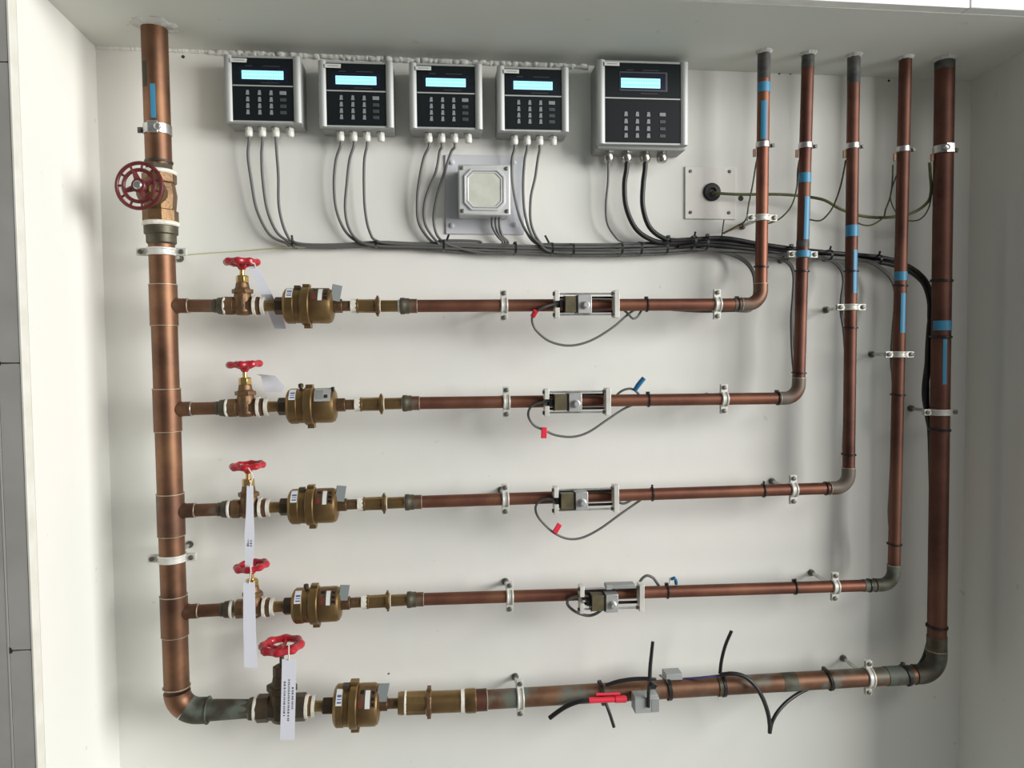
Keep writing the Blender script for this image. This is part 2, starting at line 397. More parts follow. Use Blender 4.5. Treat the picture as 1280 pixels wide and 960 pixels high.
# --- left header with its tees
root = empty('header_pipe', hp(560), 'wide copper header pipe running down the left with four side tees and a bottom elbow', 'pipe')
bot = hp(889); rd = (P(640, 874)-bot).normalized()
run5 = P(310.5, 888.5)
run5 = bot+rd*((run5-bot).dot(rd))
pts = elbow_pts(L(hp(300)), L(bot), L(run5), .036)
MB().tube([L(hp(287)), L(hp(860))], RB, 40).build('pipe', 'copper', root)
k = 7
MB().tube(pts[1:k+1], RB+.0012, 40).build('elbow', 'copper', root)
el = MB().tube(pts[k:-1]+[L(bot+rd*.052)], RB+.0012, 40).build('elbow', 'patina', root, label='grey green verdigris end of the elbow')
MB().ring(L(bot+rd*.052), rd, RB-.002, RB+.0028, .003).build('solder_joint', 'patina', root, label='grey green solder')
MB().lathe([(0, .0186), (.018, .0180), ((run5-bot).length-.052, .0160)], L(bot+rd*.052), rd, 36).build('pipe', 'patina', root, label='short pipe covered in green verdigris')
MB().lathe([(0, .0165), (.012, .0172), (.016, .0205), (.022, .0205)], L(run5-rd*.012), rd, 8).build('coupling', 'patinab', root, label='dark green coupling')
MB().ring(L(run5+rd*.0135), rd, .012, .0225, .007).build('thread_tape', 'ptfe', root, label='white thread tape')
MB().lathe([(0, RB), (.003, RB+.003), (.016, RB+.003), (.018, RB+.006), (.030, RB+.006)], L(hp(306)), -hu, 36).build('coupling', 'patinab', root, label='dark green coupling under the main valve')
MB().ring(L(hp(858)), hu, RB+.0002, RB+.0022, .0018).build('solder_joint', 'ltan', root, label='pale solder ring')
rowy = [(356, 407, 382.2), (486, 539, 511.8), (617, 669, 639.0), (744, 794, 765.3)]
rdirs = []
lefts = [(525, 382.6), (525, 503.6), (525, 627.3), (525, 748.8)]
stub_end = [(283, 382.3), (287, 0), (289, 0), (294, 0)]
for i, (ya, yb, yc) in enumerate(rowy):
    m = MB(); tmat = 'copperp' if i == 2 else 'copper'
    pa, pb = hp(ya), hp(yb)
    m.lathe([(0, RB+.0001), (.0008, RB+.0016), ((pb-pa).length-.0008, RB+.0016), ((pb-pa).length, RB+.0001)], L(pa), hu, 40)
    c = P(204+.0345*(yc-330), yc); c = hp(yc); e2 = P(*lefts[i]); du = (e2-c); du.y = 0; du.normalize(); rdirs.append((c, du))
    oa = c+du*(RB-.004)
    m.lathe([(0, RS+.004), (.004, RS+.0035), (.009, RS+.0016), (.024, RS+.0016)], L(oa), du, 30)
    t = m.build('tee', tmat, root)
    MB().ring(L(pa)-t.location, hu, RB-.001, RB+.0024, .0016).build('solder_joint', 'ltan', t, label='pale solder ring')
    MB().ring(L(pb), hu, RB-.001, RB+.0020, .0012).build('solder_joint', 'ltan', t, label='thin pale solder ring')
    MB().ring(L(oa+du*.024), du, RS-.001, RS+.0021, .0016).build('solder_joint', 'ltan' if i != 1 else 'steel', t, label='pale solder ring')
    s = P(stub_end[i][0], 0); xe = [281, 283.5, 286, 289][i]; w = (P(xe, yc)-c).dot(du)
    MB().cyl(L(oa+du*.020), L(c+du*(w-.012)), RS, 30).build('stub_pipe', 'copperp' if i in (0, 2) else 'copper', root)
    MB().lathe([(0, RS+.0008), (.006, RS+.001), (.007, RS+.003), (.016, RS+.0042)], L(c+du*(w-.018)), du, 24).build('coupling', 'patinab', root, label='dark threaded coupling')
    MB().ring(L(c+du*(w+.001)), du, .006, RS+.0050, .005, 24).build('thread_tape', 'ptfe', root, label='white thread tape')
for y0_, th in ((575, 0),): pass
# ------------------------------------------------------------------ hand wheels, gate valves
def wheel(parent, R, c, name='handwheel', mt='red', rot=None, lobes=8, fancy=False):
    m = MB(); N = 64
    Rm_ = rot or Matrix.Identity(3); c = V(c)
    def q(x, y, z): return c + Rm_ @ V((x, y, z))
    if fancy:
        m.tube([q(math.cos(2*PI*i/N)*R, math.sin(2*PI*i/N)*R, 0) for i in range(N)], R*.085, 10, closed=True)
        m.tube([q(math.cos(2*PI*i/N)*R*.70, math.sin(2*PI*i/N)*R*.70, 0) for i in range(N)], R*.085, 10, closed=True)
        for k in range(11):
            a = 2*PI*(k+.3)/11; m.cyl(q(math.cos(a)*R*.68, math.sin(a)*R*.68, 0), q(math.cos(a)*R, math.sin(a)*R, 0), R*.055, 8)
        for k in range(4):
            a = 2*PI*(k+.15)/4; m.tube([q(math.cos(a)*R*.2, math.sin(a)*R*.2, -.002), q(math.cos(a)*R*.7, math.sin(a)*R*.7, 0)], R*.1, 8, rs=[R*.16, R*.09])
        m.lathe([(-.014, R*.20), (-.004, R*.30), (.003, R*.32), (.005, R*.28)], c, Rm_ @ V((0, 0, 1)), 24)
    else:
        rr = []; pp = []
        for i in range(N*2):
            a = 2*PI*i/(N*2); w = .5+.5*math.cos(a*lobes)
            pp.append(q(math.cos(a)*R*(.93+.05*w), math.sin(a)*R*(.93+.05*w), 0)); rr.append(R*(.19+.05*w*w))
        m.tube(pp, R*.15, 10, rr, closed=True)
        for k in range(5):
            a = 2*PI*(k+.2)/5
            m.tube([q(math.cos(a)*R*.18, math.sin(a)*R*.18, -R*.22), q(math.cos(a)*R*.55, math.sin(a)*R*.55, -R*.14), q(math.cos(a)*R*.92, math.sin(a)*R*.92, 0)], R*.1, 8, rs=[R*.17, R*.11, R*.10])
        m.lathe([(-R*.52, R*.17), (-R*.42, R*.26), (-R*.2, R*.34), (-R*.02, R*.24), (0, R*.18)], c, Rm_ @ V((0, 0, 1)), 20)
    o = m.build(name, mt, parent)
    MB().lathe([(-R*.05, R*.20 if fancy else R*.1), (R*.06, R*.20 if fancy else R*.1), (R*.10, R*.15 if fancy else R*.06)], c+Rm_ @ V((0, 0, .004 if fancy else 0)), Rm_ @ V((0, 0, 1)), 12).build('wheel_nut', 'steel' if fancy else 'brassb', o, label='metal nut in the middle of the wheel')
    return o
def gate_valve(label, S=1.0, big=False, tilt=0.0, wz=.0755):
    """origin on the pipe axis, x along the pipe, z up the stem"""
    root = empty('gate_valve', (0, 0, 0), label, 'valve')
    m = MB(); bm_ = 'bronze' if not big else 'bronzed'
    s = S; mt2 = 'bronzed' if big else 'bronze'
    m.lathe([(-.0285*s, .0165*s), (-.0285*s, .0165*s), (-.0155*s, .0165*s), (-.0145*s, .0145*s), (0, .0155*s), (.0145*s, .0145*s), (.0155*s, .0165*s), (.0285*s, .0165*s)], (0, 0, 0), (1, 0, 0), 8, PI/8)
    m.lathe([(-.0165*s, .006*s), (-.0155*s, .012*s), (-.010*s, .0155*s), (.006*s, .0158*s), (.018*s, .0145*s), (.0215*s, .0140*s)], (0, 0, 0), (0, 0, 1), 28)
    m.build('body', bm_, root, sharp=.5)
    m = MB(); m.lathe([(.0215*s, .0185*s), (.0285*s, .0185*s)], (0, 0, 0), (0, 0, 1), 6, PI/6)
    m.lathe([(.0285*s, .0145*s), (.031*s, .0120*s), (.040*s, .0105*s)], (0, 0, 0), (0, 0, 1), 24)
    m.build('bonnet', bm_, root, bevel=.0007)
    MB().lathe([(.040*s, .0095*s), (.040*s, .0110*s), (.051*s, .0110*s), (.0525*s, .0090*s)], (0, 0, 0), (0, 0, 1), 6, PI/6).build('packing_nut', 'brassb' if not big else 'bronzed', root, bevel=.0006, label='bright brass packing nut' if not big else None)
    MB().lathe([(.05*s, .0040), (wz-.003, .0040)], (0, 0, 0), (0, 0, 1), 14).build('stem', 'brassb' if not big else 'bronzed', root, label='brass stem')
    wheel(root, .0262 if not big else .0335, (0, 0, wz), rot=Matrix.Rotation(tilt, 3, 'Y'))
    return root
def place_row(root, c, du):
    root.location = c; root.rotation_euler = (0, math.atan2(-du.z, du.x), 0)
names = ['top', 'second', 'third', 'fourth', 'bottom']
valve_x = [303.5, 307.5, 311.5, 316.5]
valve_lbl = ['gate valve with red handwheel on the top branch, its white tag hanging askew',
             'gate valve with red handwheel on the second branch, beside a tag turned wallwards',
             'gate valve with red handwheel on the third branch, a long tag hiding its middle',
             'gate valve with red handwheel on the fourth branch, under the end of the tag above']
def along(c, du, x, y=None):
    """point of the line c + t*du whose image column is x"""
    a, b = -.2, 2.
    for _ in range(40):
        k = (a+b)/2; q = c+du*k-CAM
        if 640+F*q.dot(r2)/q.dot(fw) < x: a = k
        else: b = k
    return c+du*(a+b)/2
vroots = []
for i in range(4):
    c, du = rdirs[i]
    r = gate_valve(valve_lbl[i], 1.0, False, -.035*[0, 1, 1, 2][i])
    place_row(r, along(c, du, valve_x[i]), du); vroots.append(r)
    # valve leans a touch with the stem towards the viewer
# bottom branch
c5 = bot; d5 = rd
r = gate_valve('large gate valve on the bottom branch with wide red handwheel, behind a printed tag', 1.46, True, -.03, .113)
place_row(r, along(c5, d5, 352.5), d5); vroots.append(r)
# main valve on the header, wheel facing the viewer
root = empty('gate_valve', hp(245), 'large gate valve on the left header whose maroon handwheel faces the viewer', 'valve'); L = lambda p: p-root.location
zz = -hu
m = MB(); m.lathe([(-.044, .0285), (-.026, .0285), (-.024, .025), (0, .0275), (.020, .0245), (.022, .0275), (.036, .0275)], (0, 0, 0), zz, 8, PI/8)
m.build('body', 'bronze', root, sharp=.5)
sd = V((-.10, -1, .03)).normalized()
m = MB(); m.lathe([(0, .020), (.024, .021), (.026, .024), (.034, .024), (.036, .018), (.046, .015)], (0, 0, 0), sd, 24); m.build('bonnet', 'bronze', root)
MB().lathe([(.044, .013), (.056, .013), (.058, .010)], (0, 0, 0), sd, 6).build('packing_nut', 'brass', root, bevel=.0006)
MB().lathe([(.05, .005), (.074, .005)], (0, 0, 0), sd, 14).build('stem', 'brass', root)
q_ = V((0, 0, 1)).rotation_difference(sd).to_matrix()
wheel(root, .0365, sd*.070, mt='maroon', rot=q_, fancy=True)
MB().ring(zz*.039, zz, .015, .0285, .007).build('thread_tape', 'ptfe', root, label='white thread tape')
MB().ring(-zz*.048, zz, .015, .0300, .008).build('thread_tape', 'ptfe', root, label='white thread tape')
# ------------------------------------------------------------------ water meters
U = 1/705.
def meter(label, lid, S=1.0, knob=True, SR=None):
    root = empty('water_meter', (0, 0, 0), label, 'meter')
    X = lambda px: (px-387)*U*S
    if SR: X0 = X; X = lambda px: (px+1.5-387)*U*S if px > 400 else X0(px)
    iq = 1.0 if not SR else 1.5
    Y = (lambda px: X(px)) if not SR else (lambda px: X(355.5)-{320: 35, 323.5: 31, 322: 32, 329: 26.5, 333: 23, 332: 25, 350: 8, 345: 13.5, 346: 12.5, 355.5: 0, 356: 0}[px]*U)
    # inlet side: thread tape, nipple, nut
    MB().lathe([(Y(320), 8*U), (Y(320), 12.6*U*iq**.4), (Y(323.5), 12.6*U*iq**.4), (Y(323.5), 8*U)], (0, 0, 0), (1, 0, 0), 26, closed=True).build('thread_tape', 'ptfe', root, label='white thread tape')
    MB().lathe([(Y(322), 10*U*iq**.7), (Y(329), 10*U*iq**.7)], (0, 0, 0), (1, 0, 0), 26 if not SR else 6).build('bush', 'bronzed' if not SR else 'brass', root)
    MB().lathe([(Y(329), 7*U), (Y(329), 11*U*iq**.5), (Y(333), 11*U*iq**.5), (Y(333), 7*U)], (0, 0, 0), (1, 0, 0), 26, closed=True).build('thread_tape', 'ptfe', root, label='white thread tape')
    MB().lathe([(Y(332), 6.6*U), (Y(350), 6.6*U)], (0, 0, 0), (1, 0, 0), 26).build('tail_pipe', 'brass', root)
    MB().lathe([(Y(345), 9.5*U), (Y(346), 11*U), (Y(355.5), 11*U), (Y(356), 10*U)], (0, 0, 0), (1, 0, 0), 6).build('union_nut', 'bronzed', root, bevel=.0006)
    q = (SR or S)*U
    MB().lathe([(X(355.5), 10*q), (X(356.5), 17*q), (X(358.5), 20.3*q), (X(361), 22*q), (X(369.5), 22*q), (X(370.3), 21*q), (X(371.5), 21.3*q), (X(379), 21.5*q)], (0, 0, 0), (1, 0, 0), 44).build('body', 'brass', root)
    m = MB(); m.lathe([(X(378), 18*q), (X(378), 22.8*q), (X(379.3), 24*q), (X(387.8), 24*q), (X(389), 22.8*q), (X(389), 18*q)], (0, 0, 0), (1, 0, 0), 44, closed=True)
    m.box((X(385), 0, -25*q), (8.5*q, 10*q, 5.5*q)); m.box((X(384), 0, 25*q), (9*q, 10*q, 3*q)); m.build('clamp_ring', 'brass', root, bevel=.0005, sharp=.5)
    MB().lathe([(X(388.5), 21.2*q), (X(392), 21.8*q), (X(410), 21.8*q), (X(414), 20*q), (X(416), 16*q), (X(416.8), 8*q)], (0, 0, 0), (1, 0, 0), 44).build('register_drum', 'brass' if lid != 2 else 'brass', root)
    m = MB()
    if knob: m.lathe([(20*q, 2*q), (23*q, 2*q), (23.5*q, 3.2*q), (27.5*q, 3.2*q), (28.3*q, 2*q)], (X(374), 0, 0), (0, -.15, 1), 12)
    else: m.box((X(373.5), -4*q, 22*q), (7*q, 8*q, 5*q))
    m.build('seal_screw', 'bronzed', root)
    lb = MB().patch((0, 0, 0), (1, 0, 0), 22*q, .0003, X(361.5), X(369.3), .42, 1.25).build('label', 'sticker', root, label='pale serial label')
    m = MB()
    for a, b in ((.52, .60), (.68, .73), (.80, .92)): m.patch((0, 0, 0), (1, 0, 0), 22*q+.0003, .0001, X(363), X(368.6), a, b, 3)
    m.build('print', 'blueink', lb, label='blue and dark print')
    if lid == 2:
        m = MB().patch((0, 0, 0), (1, 0, 0), 21.8*q, .0008, X(392), X(411.5), .30, 1.35).build('dial_cover', 'alu', root, label='pale grey dial cover')
        MB().patch((0, 0, 0), (1, 0, 0), 21.8*q+.0008, .0005, X(394), X(402.5), .42, 1.05).build('window', 'case', m, label='grey window')
        MB().patch((0, 0, 0), (1, 0, 0), 21.8*q+.0008, .0008, X(404), X(408), .48, .68).build('dial_mark', 'bronzed', m, label='dark mark')
        MB().box((X(413), -6*q, 19.5*q), (3.5*q, 8*q, 7*q)).build('lid_hinge', 'tie', root, bevel=.0004, label='black hinge')
    else:
        m = MB().patch((0, 0, 0), (1, 0, 0), 21.8*q, .0006, X(391), X(412), .28, 1.35).build('dial', 'bronze', root, label='brown register dial')
        MB().patch((0, 0, 0), (1, 0, 0), 21.8*q+.0006, .0005, X(393.5), X(398), .92, 1.12, 4).build('number_wheel', 'tie', m, label='black window')
        MB().patch((0, 0, 0), (1, 0, 0), 21.8*q+.0006, .0005, X(393), X(397.5), .32, .62, 4).build('number_wheel', 'redink', m, label='red number wheel')
        MB().patch((0, 0, 0), (1, 0, 0), 21.8*q+.0006, .0004, X(400), X(405), .25, 1.1, 5).build('number_strip', 'sticker', m, label='pale number strip')
        mm = MB()
        for a in (.35, .6, .9): mm.patch((0, 0, 0), (1, 0, 0), 21.8*q+.0006, .0004, X(407), X(410.5), a, a+.14, 3)
        mm.build('dial_marks', 'tie', m, label='black marks')
        R_ = Matrix.Rotation(.18, 3, 'Y')
        MB().box((X(420.5), -7*q, 15.5*q), (12*q, 1.3*q, 20*q), R_ @ Matrix.Rotation(.35, 3, 'Z')).build('lid', 'lidgrey', root, bevel=.0005, label='raised grey lid')
        MB().lathe([(-9*q, .9*q), (9*q, .9*q)], (X(415.5), -6*q, 14*q), (.1, 0, 1), 8).build('lid_hinge', 'dsteel', root)
    # outlet
    MB().lathe([(X(416.5), 8.2*U), (X(417), 9*U), (X(426.5), 9*U), (X(427), 8*U)], (0, 0, 0), (1, 0, 0), 6, .3).build('union_nut', 'bronze', root, bevel=.0006)
    MB().lathe([(X(426), 6.4*U), (X(445 if not SR else 443), 6.4*U)], (0, 0, 0), (1, 0, 0), 26).build('tail_pipe', 'bronze', root)
    return root
mlbl = ['brass water meter on the top branch, grey lid raised, below the leftmost controller',
        'brass water meter on the second branch with a closed pale grey dial cover',
        'brass water meter on the third branch with its grey lid raised',
        'brass water meter on the fourth branch, knob on top and grey lid raised',
        'larger brass water meter with raised lid at the left of the bottom branch']
mx = [387.0, 391.0, 393.0, 397.5]; mroots = []
for i in range(4):
    c, du = rdirs[i]; r = meter(mlbl[i], 2 if i == 1 else 1, 1.0, i in (1, 3)); place_row(r, along(c, du, mx[i]), du); mroots.append(r)
r = meter(mlbl[4], 1, .93, False, 1.2); place_row(r, along(c5, d5, 446.3), d5)
# ------------------------------------------------------------------ check valves / unions
def union(label, S=1.0, big=False):
    root = empty('check_valve', (0, 0, 0), label, 'valve')
    X = lambda px: (px-472)*U
    if not big:
        MB().lathe([(X(439), 5*U), (X(439), 8.7*U), (X(446), 8.7*U), (X(446), 5*U)], (0, 0, 0), (1, 0, 0), 26, closed=True).build('thread_tape', 'ptfe', root, label='white thread tape')
        MB().lathe([(X(445), 8*U), (X(445.5), 9*U), (X(448), 9*U), (X(448.5), 8.3*U), (X(470), 8.5*U)], (0, 0, 0), (1, 0, 0), 10).build('body', 'brass', root, sharp=.5)
        m = MB().lathe([(X(469), 10*U), (X(470), 11*U), (X(473.5), 11*U), (X(474), 10*U)], (0, 0, 0), (1, 0, 0), 8)
        m.box((X(471.8), 0, -11.3*U), (2.6*U, 6*U, 3*U)); m.box((X(471.8), 0, 11.3*U), (2.6*U, 6*U, 3*U)); m.build('union_nut', 'brass', root, bevel=.0004)
        MB().ring((X(475), 0, 0), (1, 0, 0), 5*U, 7.6*U, 1.4*U).build('sealing_ring', 'ptfe', root, label='pale sealing ring')
        MB().lathe([(X(474.5), 7.3*U), (X(497.5), 7.3*U)], (0, 0, 0), (1, 0, 0), 30).build('barrel', 'brass', root)
        MB().lathe([(X(497), 5*U), (X(497), 8.2*U), (X(500.5), 8.2*U), (X(500.5), 5*U)], (0, 0, 0), (1, 0, 0), 26, closed=True).build('thread_tape', 'ptfe', root, label='white thread tape')
    else:
        X = lambda px: (px-535)*U; u = (1, 0, 0)
        MB().lathe([(X(486), 6.2*U), (X(497), 6.2*U)], (0, 0, 0), u, 26).build('tail_pipe', 'bronze', root)
        MB().lathe([(X(496), 6*U), (X(496), 13.5*U), (X(499.5), 14.3*U), (X(503), 14.3*U)], (0, 0, 0), u, 28).build('reducer', 'brass', root)
        MB().ring((X(505), 0, 0), u, 8*U, 15*U, 3*U).build('thread_tape', 'ptfe', root, label='pale thread tape')
        MB().lathe([(X(506), 14.6*U), (X(531), 14.6*U)], (0, 0, 0), u, 10).build('body', 'brass', root, sharp=.5)
        m = MB().ring((X(535), 0, 0), u, 12*U, 17.5*U, 7*U, 8); m.box((X(535.5), 0, -18.3*U), (5*U, 8*U, 4*U)); m.box((X(535.5), 0, 18.3*U), (5*U, 8*U, 4*U)); m.build('union_nut', 'bronze', root, bevel=.0005)
        MB().lathe([(X(538), 13.6*U), (X(576), 13.6*U)], (0, 0, 0), u, 32).build('barrel', 'brass', root)
        MB().lathe([(X(576), 9*U), (X(576), 15*U), (X(580.5), 15*U), (X(580.5), 9*U)], (0, 0, 0), u, 30, closed=True).build('thread_tape', 'ptfe', root, label='white thread tape')
    return root
ux = [472.3, 477, 480.5, 485]
for i in range(4):
    c, du = rdirs[i]
    place_row(union('brass check valve on the %s branch between the meter and the long pipe' % names[i]), along(c, du, ux[i]), du)
place_row(union('large brass check valve on the bottom branch beside the bottom meter', 1, True), along(c5, d5, 536), d5)
# ------------------------------------------------------------------ long copper runs with risers
SZ = {}
def run_pipe(i, start, corner, topx, label, r, tapes, crad=.026, pmat='copperr', rmat='copperd', sootlen=.04, patch_elbow=None):
    S = start; K = P(*corner); Tt = P(*topx); Tt = V((Tt.x, Tt.y, Tt.z))
    up = (Tt-K).normalized(); Tt = K+up*((ceil_z(Tt.x, Tt.y)+.01-K.z)/up.z); u = (K-S).normalized()
    root = empty('copper_pipe', S, label, 'pipe'); L = lambda p: p-root.location
    a = K-u*(crad+.012); b = K+up*(crad+.012)
    MB().tube([L(S), L(a)], r, 32).build('pipe', pmat, root)
    MB().tube([L(b), L(Tt)], r, 32).build('riser', rmat, root)
    em = 'patina' if patch_elbow else 'copperg'
    MB().tube(elbow_pts(L(a), L(K), L(b), crad, 12), r+.0013, 32).build('elbow', em, root, label='verdigris covered elbow' if patch_elbow else None)
    MB().ring(L(b), up, r, r+.0020, .0014).build('solder_joint', 'ltan', root, label='pale solder ring')
    MB().ring(L(a), -u, r, r+.0020, .0014).build('solder_joint', 'ltan' if not patch_elbow else 'patina', root, label='solder ring')
    if sootlen: MB().lathe([(0, r+.0003), (sootlen, r+.0003)], L(Tt-up*.01-up*(sootlen+.001)), up, 30, cap=False).build('paint', 'sooty', root, label='dark grey paint at the top')
    def rp(y):
        lo, hi = 0., 1.
        for _ in range(30):
            t = (lo+hi)/2; q = K.lerp(Tt, t)-CAM
            if 480+F*q.dot(d2)/q.dot(fw) > y: lo = t
            else: hi = t
        return K.lerp(Tt, (lo+hi)/2)
    for kind, y0, y1, a0, a1 in tapes:
        p, q = rp(y0), rp(y1); mid = (p+q)/2; h = (p-q).length/2
        MB().patch(L(mid), up, r+.0002, .0004, -h, h, a0, a1, 20 if kind == 'band' else 8).build('tape', 'tape', root, label='blue tape wrapped round' if kind == 'band' else 'strip of blue tape')
    collar(Tt.x, Tt.y, r, .38, 'trim_%d' % (9+i))
    SZ[i] = (root, S, K, Tt, u, up, rp, r)
    return root
B_ = (-1.75, 1.75)
starts = [along(rdirs[i][0], rdirs[i][1], [501, 504, 507, 509.5][i]) for i in range(4)]
run_pipe(0, starts[0], (951, 380.3), (955, 67), 'copper pipe of the top branch, leftmost riser, just right of the cover plate', RS, [('band', 104, 116, *B_), ('strip', 128, 176, -.80, .20)], sootlen=.05, rmat='copperr')
run_pipe(1, starts[1], (998, 497.5), (1010, 73), 'copper pipe of the second branch, second riser from the left', RS, [('band', 217, 229, *B_), ('strip', 247, 300, -.35, .60)], sootlen=.026)
run_pipe(2, starts[2], (1060.5, 609.5), (1067.3, 74), 'copper pipe of the third branch, middle one of the five risers', RS, [('band', 282, 296, *B_), ('strip', 313, 367, -.20, .60)], sootlen=.052)
run_pipe(3, starts[3], (1117, 730.7), (1131.7, 79), 'copper pipe of the fourth branch, narrow riser next to the thick one', RS, [('band', 340, 351, *B_), ('strip', 367, 416, -.45, .45)], sootlen=.006, patch_elbow=True, rmat='copperd')
s5 = along(c5, d5, 581)
run_pipe(4, s5, (1170.5, 841.5), (1181, 79), 'thick copper pipe of the bottom branch, rising nearest the right wall', RH, [('band', 401, 413, -1.5, 1.75), ('strip', 424, 480, -.42, -.02)], crad=.034, rmat='copperd', sootlen=.02, patch_elbow=True, pmat='copperp')
# couplings at the start of each run
for i in range(5):
    root, S, K, Tt, u, up, rp, r = SZ[i]
    if i < 4:
        MB().lathe([(-.001, r+.0033), (.001, r+.0038), (.006, r+.0038), (.0075, r+.003), (.015, r+.0028)], (0, 0, 0), u, 12).build('coupling', 'patinab', root, label='dark threaded coupling')
        MB().lathe([(.015, r+.0015), (.028, r+.0015)], (0, 0, 0), u, 28).build('sleeve', 'copperp', root)
        MB().ring(u*.0285, u, r, r+.0018, .0016).build('solder_joint', 'ltan', root, label='pale solder ring')
    else:
        MB().lathe([(0, .0200), (.003, .0215), (.019, .0215), (.021, .0195)], (0, 0, 0), u, 12).build('coupling', 'brass', root, label='brass coupling')
        MB().lathe([(.021, r+.0022), (.040, r+.0022)], (0, 0, 0), u, 28).build('sleeve', 'copperd', root)
        MB().ring(u*.0405, u, r, r+.0026, .0018).build('solder_joint', 'ltan', root, label='pale solder ring')
        # verdigris sleeve before the elbow
        MB().lathe([(0, r+.0010), (.050, r+.0010)], (K-S)-u*.105, u, 32).build('sleeve', 'patina', root, label='verdigris covered sleeve')
        MB().lathe([(0, r+.0010), (.03, r+.0010)], (K-S)+up*.044, up, 32).build('sleeve', 'patinab', root, label='dark verdigris sleeve')
        MB().lathe([(0, r+.0003), (.028, r+.0003)], along(S, u, 948)-S+u*.045, u, 32).build('stain', 'patina', root, label='green stain on the pipe')
    if i == 3: MB().lathe([(0, r+.0008), (.022, r+.0008)], (K-S)-u*.062, u, 28).build('sleeve', 'patina', root, label='verdigris covered sleeve')
    if i == 0: MB().lathe([(0, r+.0008), (.014, r+.0008)], (K-S)-u*.052, u, 28).build('sleeve', 'copperg', root)
def rowp(i, x): root, S, K, Tt, u, up, rp, r = SZ[i]; return along(S, u, x)
def risp(i, y): return SZ[i][6](y)
rt_p, S_p, K_p, T_p, u_p, up_p, rp_p, r_p = SZ[1]
MB().lathe([(0, r_p+.0004), (.012, r_p+.0004)], rp_p(309)-S_p, up_p, 30, cap=False).build('paint', 'sooty', rt_p, label='dark smudge above the clamp')
# ------------------------------------------------------------------ pipe clamps
def pipe_clamp(p, axis, r, label, ear=.014, rod=True, w=.0115, spin=0, rodlen=None):
    """ring round the pipe with two bolted ears; local z = pipe axis, x = across, -y = viewer"""
    root = empty('pipe_clamp', p, label, 'clamp', 'pipe clamps')
    a = axis.normalized(); yv = V((0, -1, 0)); yv = (yv-a*yv.dot(a)).normalized(); xv = (-yv).cross(a).normalized()
    Mx = Matrix((xv, -yv, a)).transposed()
    if spin: Mx = Mx @ Matrix.Rotation(spin, 3, 'Z')
    root.rotation_euler = Mx.to_euler()
    ri = r-.0001; ro = r+.0028
    m = MB(); m.ring((0, 0, 0), (0, 0, 1), ri, ro-.001, w)
    m.ring((0, 0, w*.36), (0, 0, 1), ri, ro+.0006, w*.3); m.ring((0, 0, -w*.36), (0, 0, 1), ri, ro+.0006, w*.3)
    for s in (-1, 1):
        for yy in (-.0026, .0026): m.b2(min(s*(ri+.001), s*(ro+ear)), max(s*(ri+.001), s*(ro+ear)), yy-.0013, yy+.0013, -w/2, w/2)
    m.build('band', 'clamp', root, bevel=.0005)
    for s in (-1, 1):
        m = MB(); x = s*(ro+ear*.58); m.lathe([(0, .0042), (.0022, .0042), (.003, .003)], (x, -.0039, 0), (0, -1, 0), 14)
        m.cyl((x, .0039, 0), (x, .010, 0), .0022, 10); m.lathe([(0, .0045), (.003, .0045)], (x, .0039, 0), (0, 1, 0), 6)
        m.build('screw', 'dsteel', root, label='dull metal screw')
    if rod and not spin:
        d = -p.y; m = MB(); m.cyl((0, ro, 0), (0, d-.004, 0), .0035, 12)
        m.lathe([(0, .007), (.006, .007)], (0, ro-.001, 0), (0, 1, 0), 6)
        m.build('rod', 'steel', root, label='threaded steel rod')
        m = MB(); m.lathe([(0, .0068), (.003, .0068), (.0035, .005), (.010, .0045)], (0, d, 0), (0, -1, 0), 16); m.build('wall_base', 'dsteel', root, label='dark wall base')
    return root
X_, Zz = V((1, 0, 0)), V((0, 0, 1))
pipe_clamp(hp(315), hu, RB, 'white two-eared pipe clamp high on the left header, below the main valve', .017, w=.013)
pipe_clamp(hp(697), hu, RB, 'white two-eared pipe clamp low on the left header, between third and fourth tees', .016, w=.013)
cl = [(0, 630, 'white pipe clamp on the top branch left of its sensor'), (0, 896, 'white pipe clamp on the top branch near its elbow'),
      (1, 633, 'white pipe clamp on the second branch left of its sensor'), (1, 904.5, 'white pipe clamp on the second branch near its elbow'),
      (2, 631.5, 'white pipe clamp on the third branch left of its sensor'), (2, 991, 'white pipe clamp on the third branch near its elbow'),
      (3, 637, 'white pipe clamp on the fourth branch left of its sensor'), (3, 1043, 'white pipe clamp on the fourth branch near its elbow, wall base above left'),
      (4, 650, 'tall white pipe clamp on the bottom branch left of the grey sensor block'), (4, 1085, 'tall white pipe clamp on the bottom branch near its elbow')]
for i, x, lb in cl: pipe_clamp(rowp(i, x), SZ[i][4], SZ[i][7], lb, .0135, w=.0125)
cv = [(0, 272.5, 'white pipe clamp round the first riser, right of the cover plate'), (1, 318, 'pipe clamp with a blue middle round the second riser'),
      (2, 384, 'white pipe clamp round the third riser'), (3, 443, 'white pipe clamp round the fourth riser'), (4, 515, 'wide white pipe clamp round the thick right riser')]
cls = []
for i, y, lb in cv: cls.append(pipe_clamp(risp(i, y), SZ[i][5], SZ[i][7], lb, .014, w=.0115))
MB().patch((0, 0, 0), (0, 0, 1), RS+.0038, .0005, -.006, .006, -1.2, 1.0, 12).build('tape', 'tape', cls[1], label='blue tape on the band')
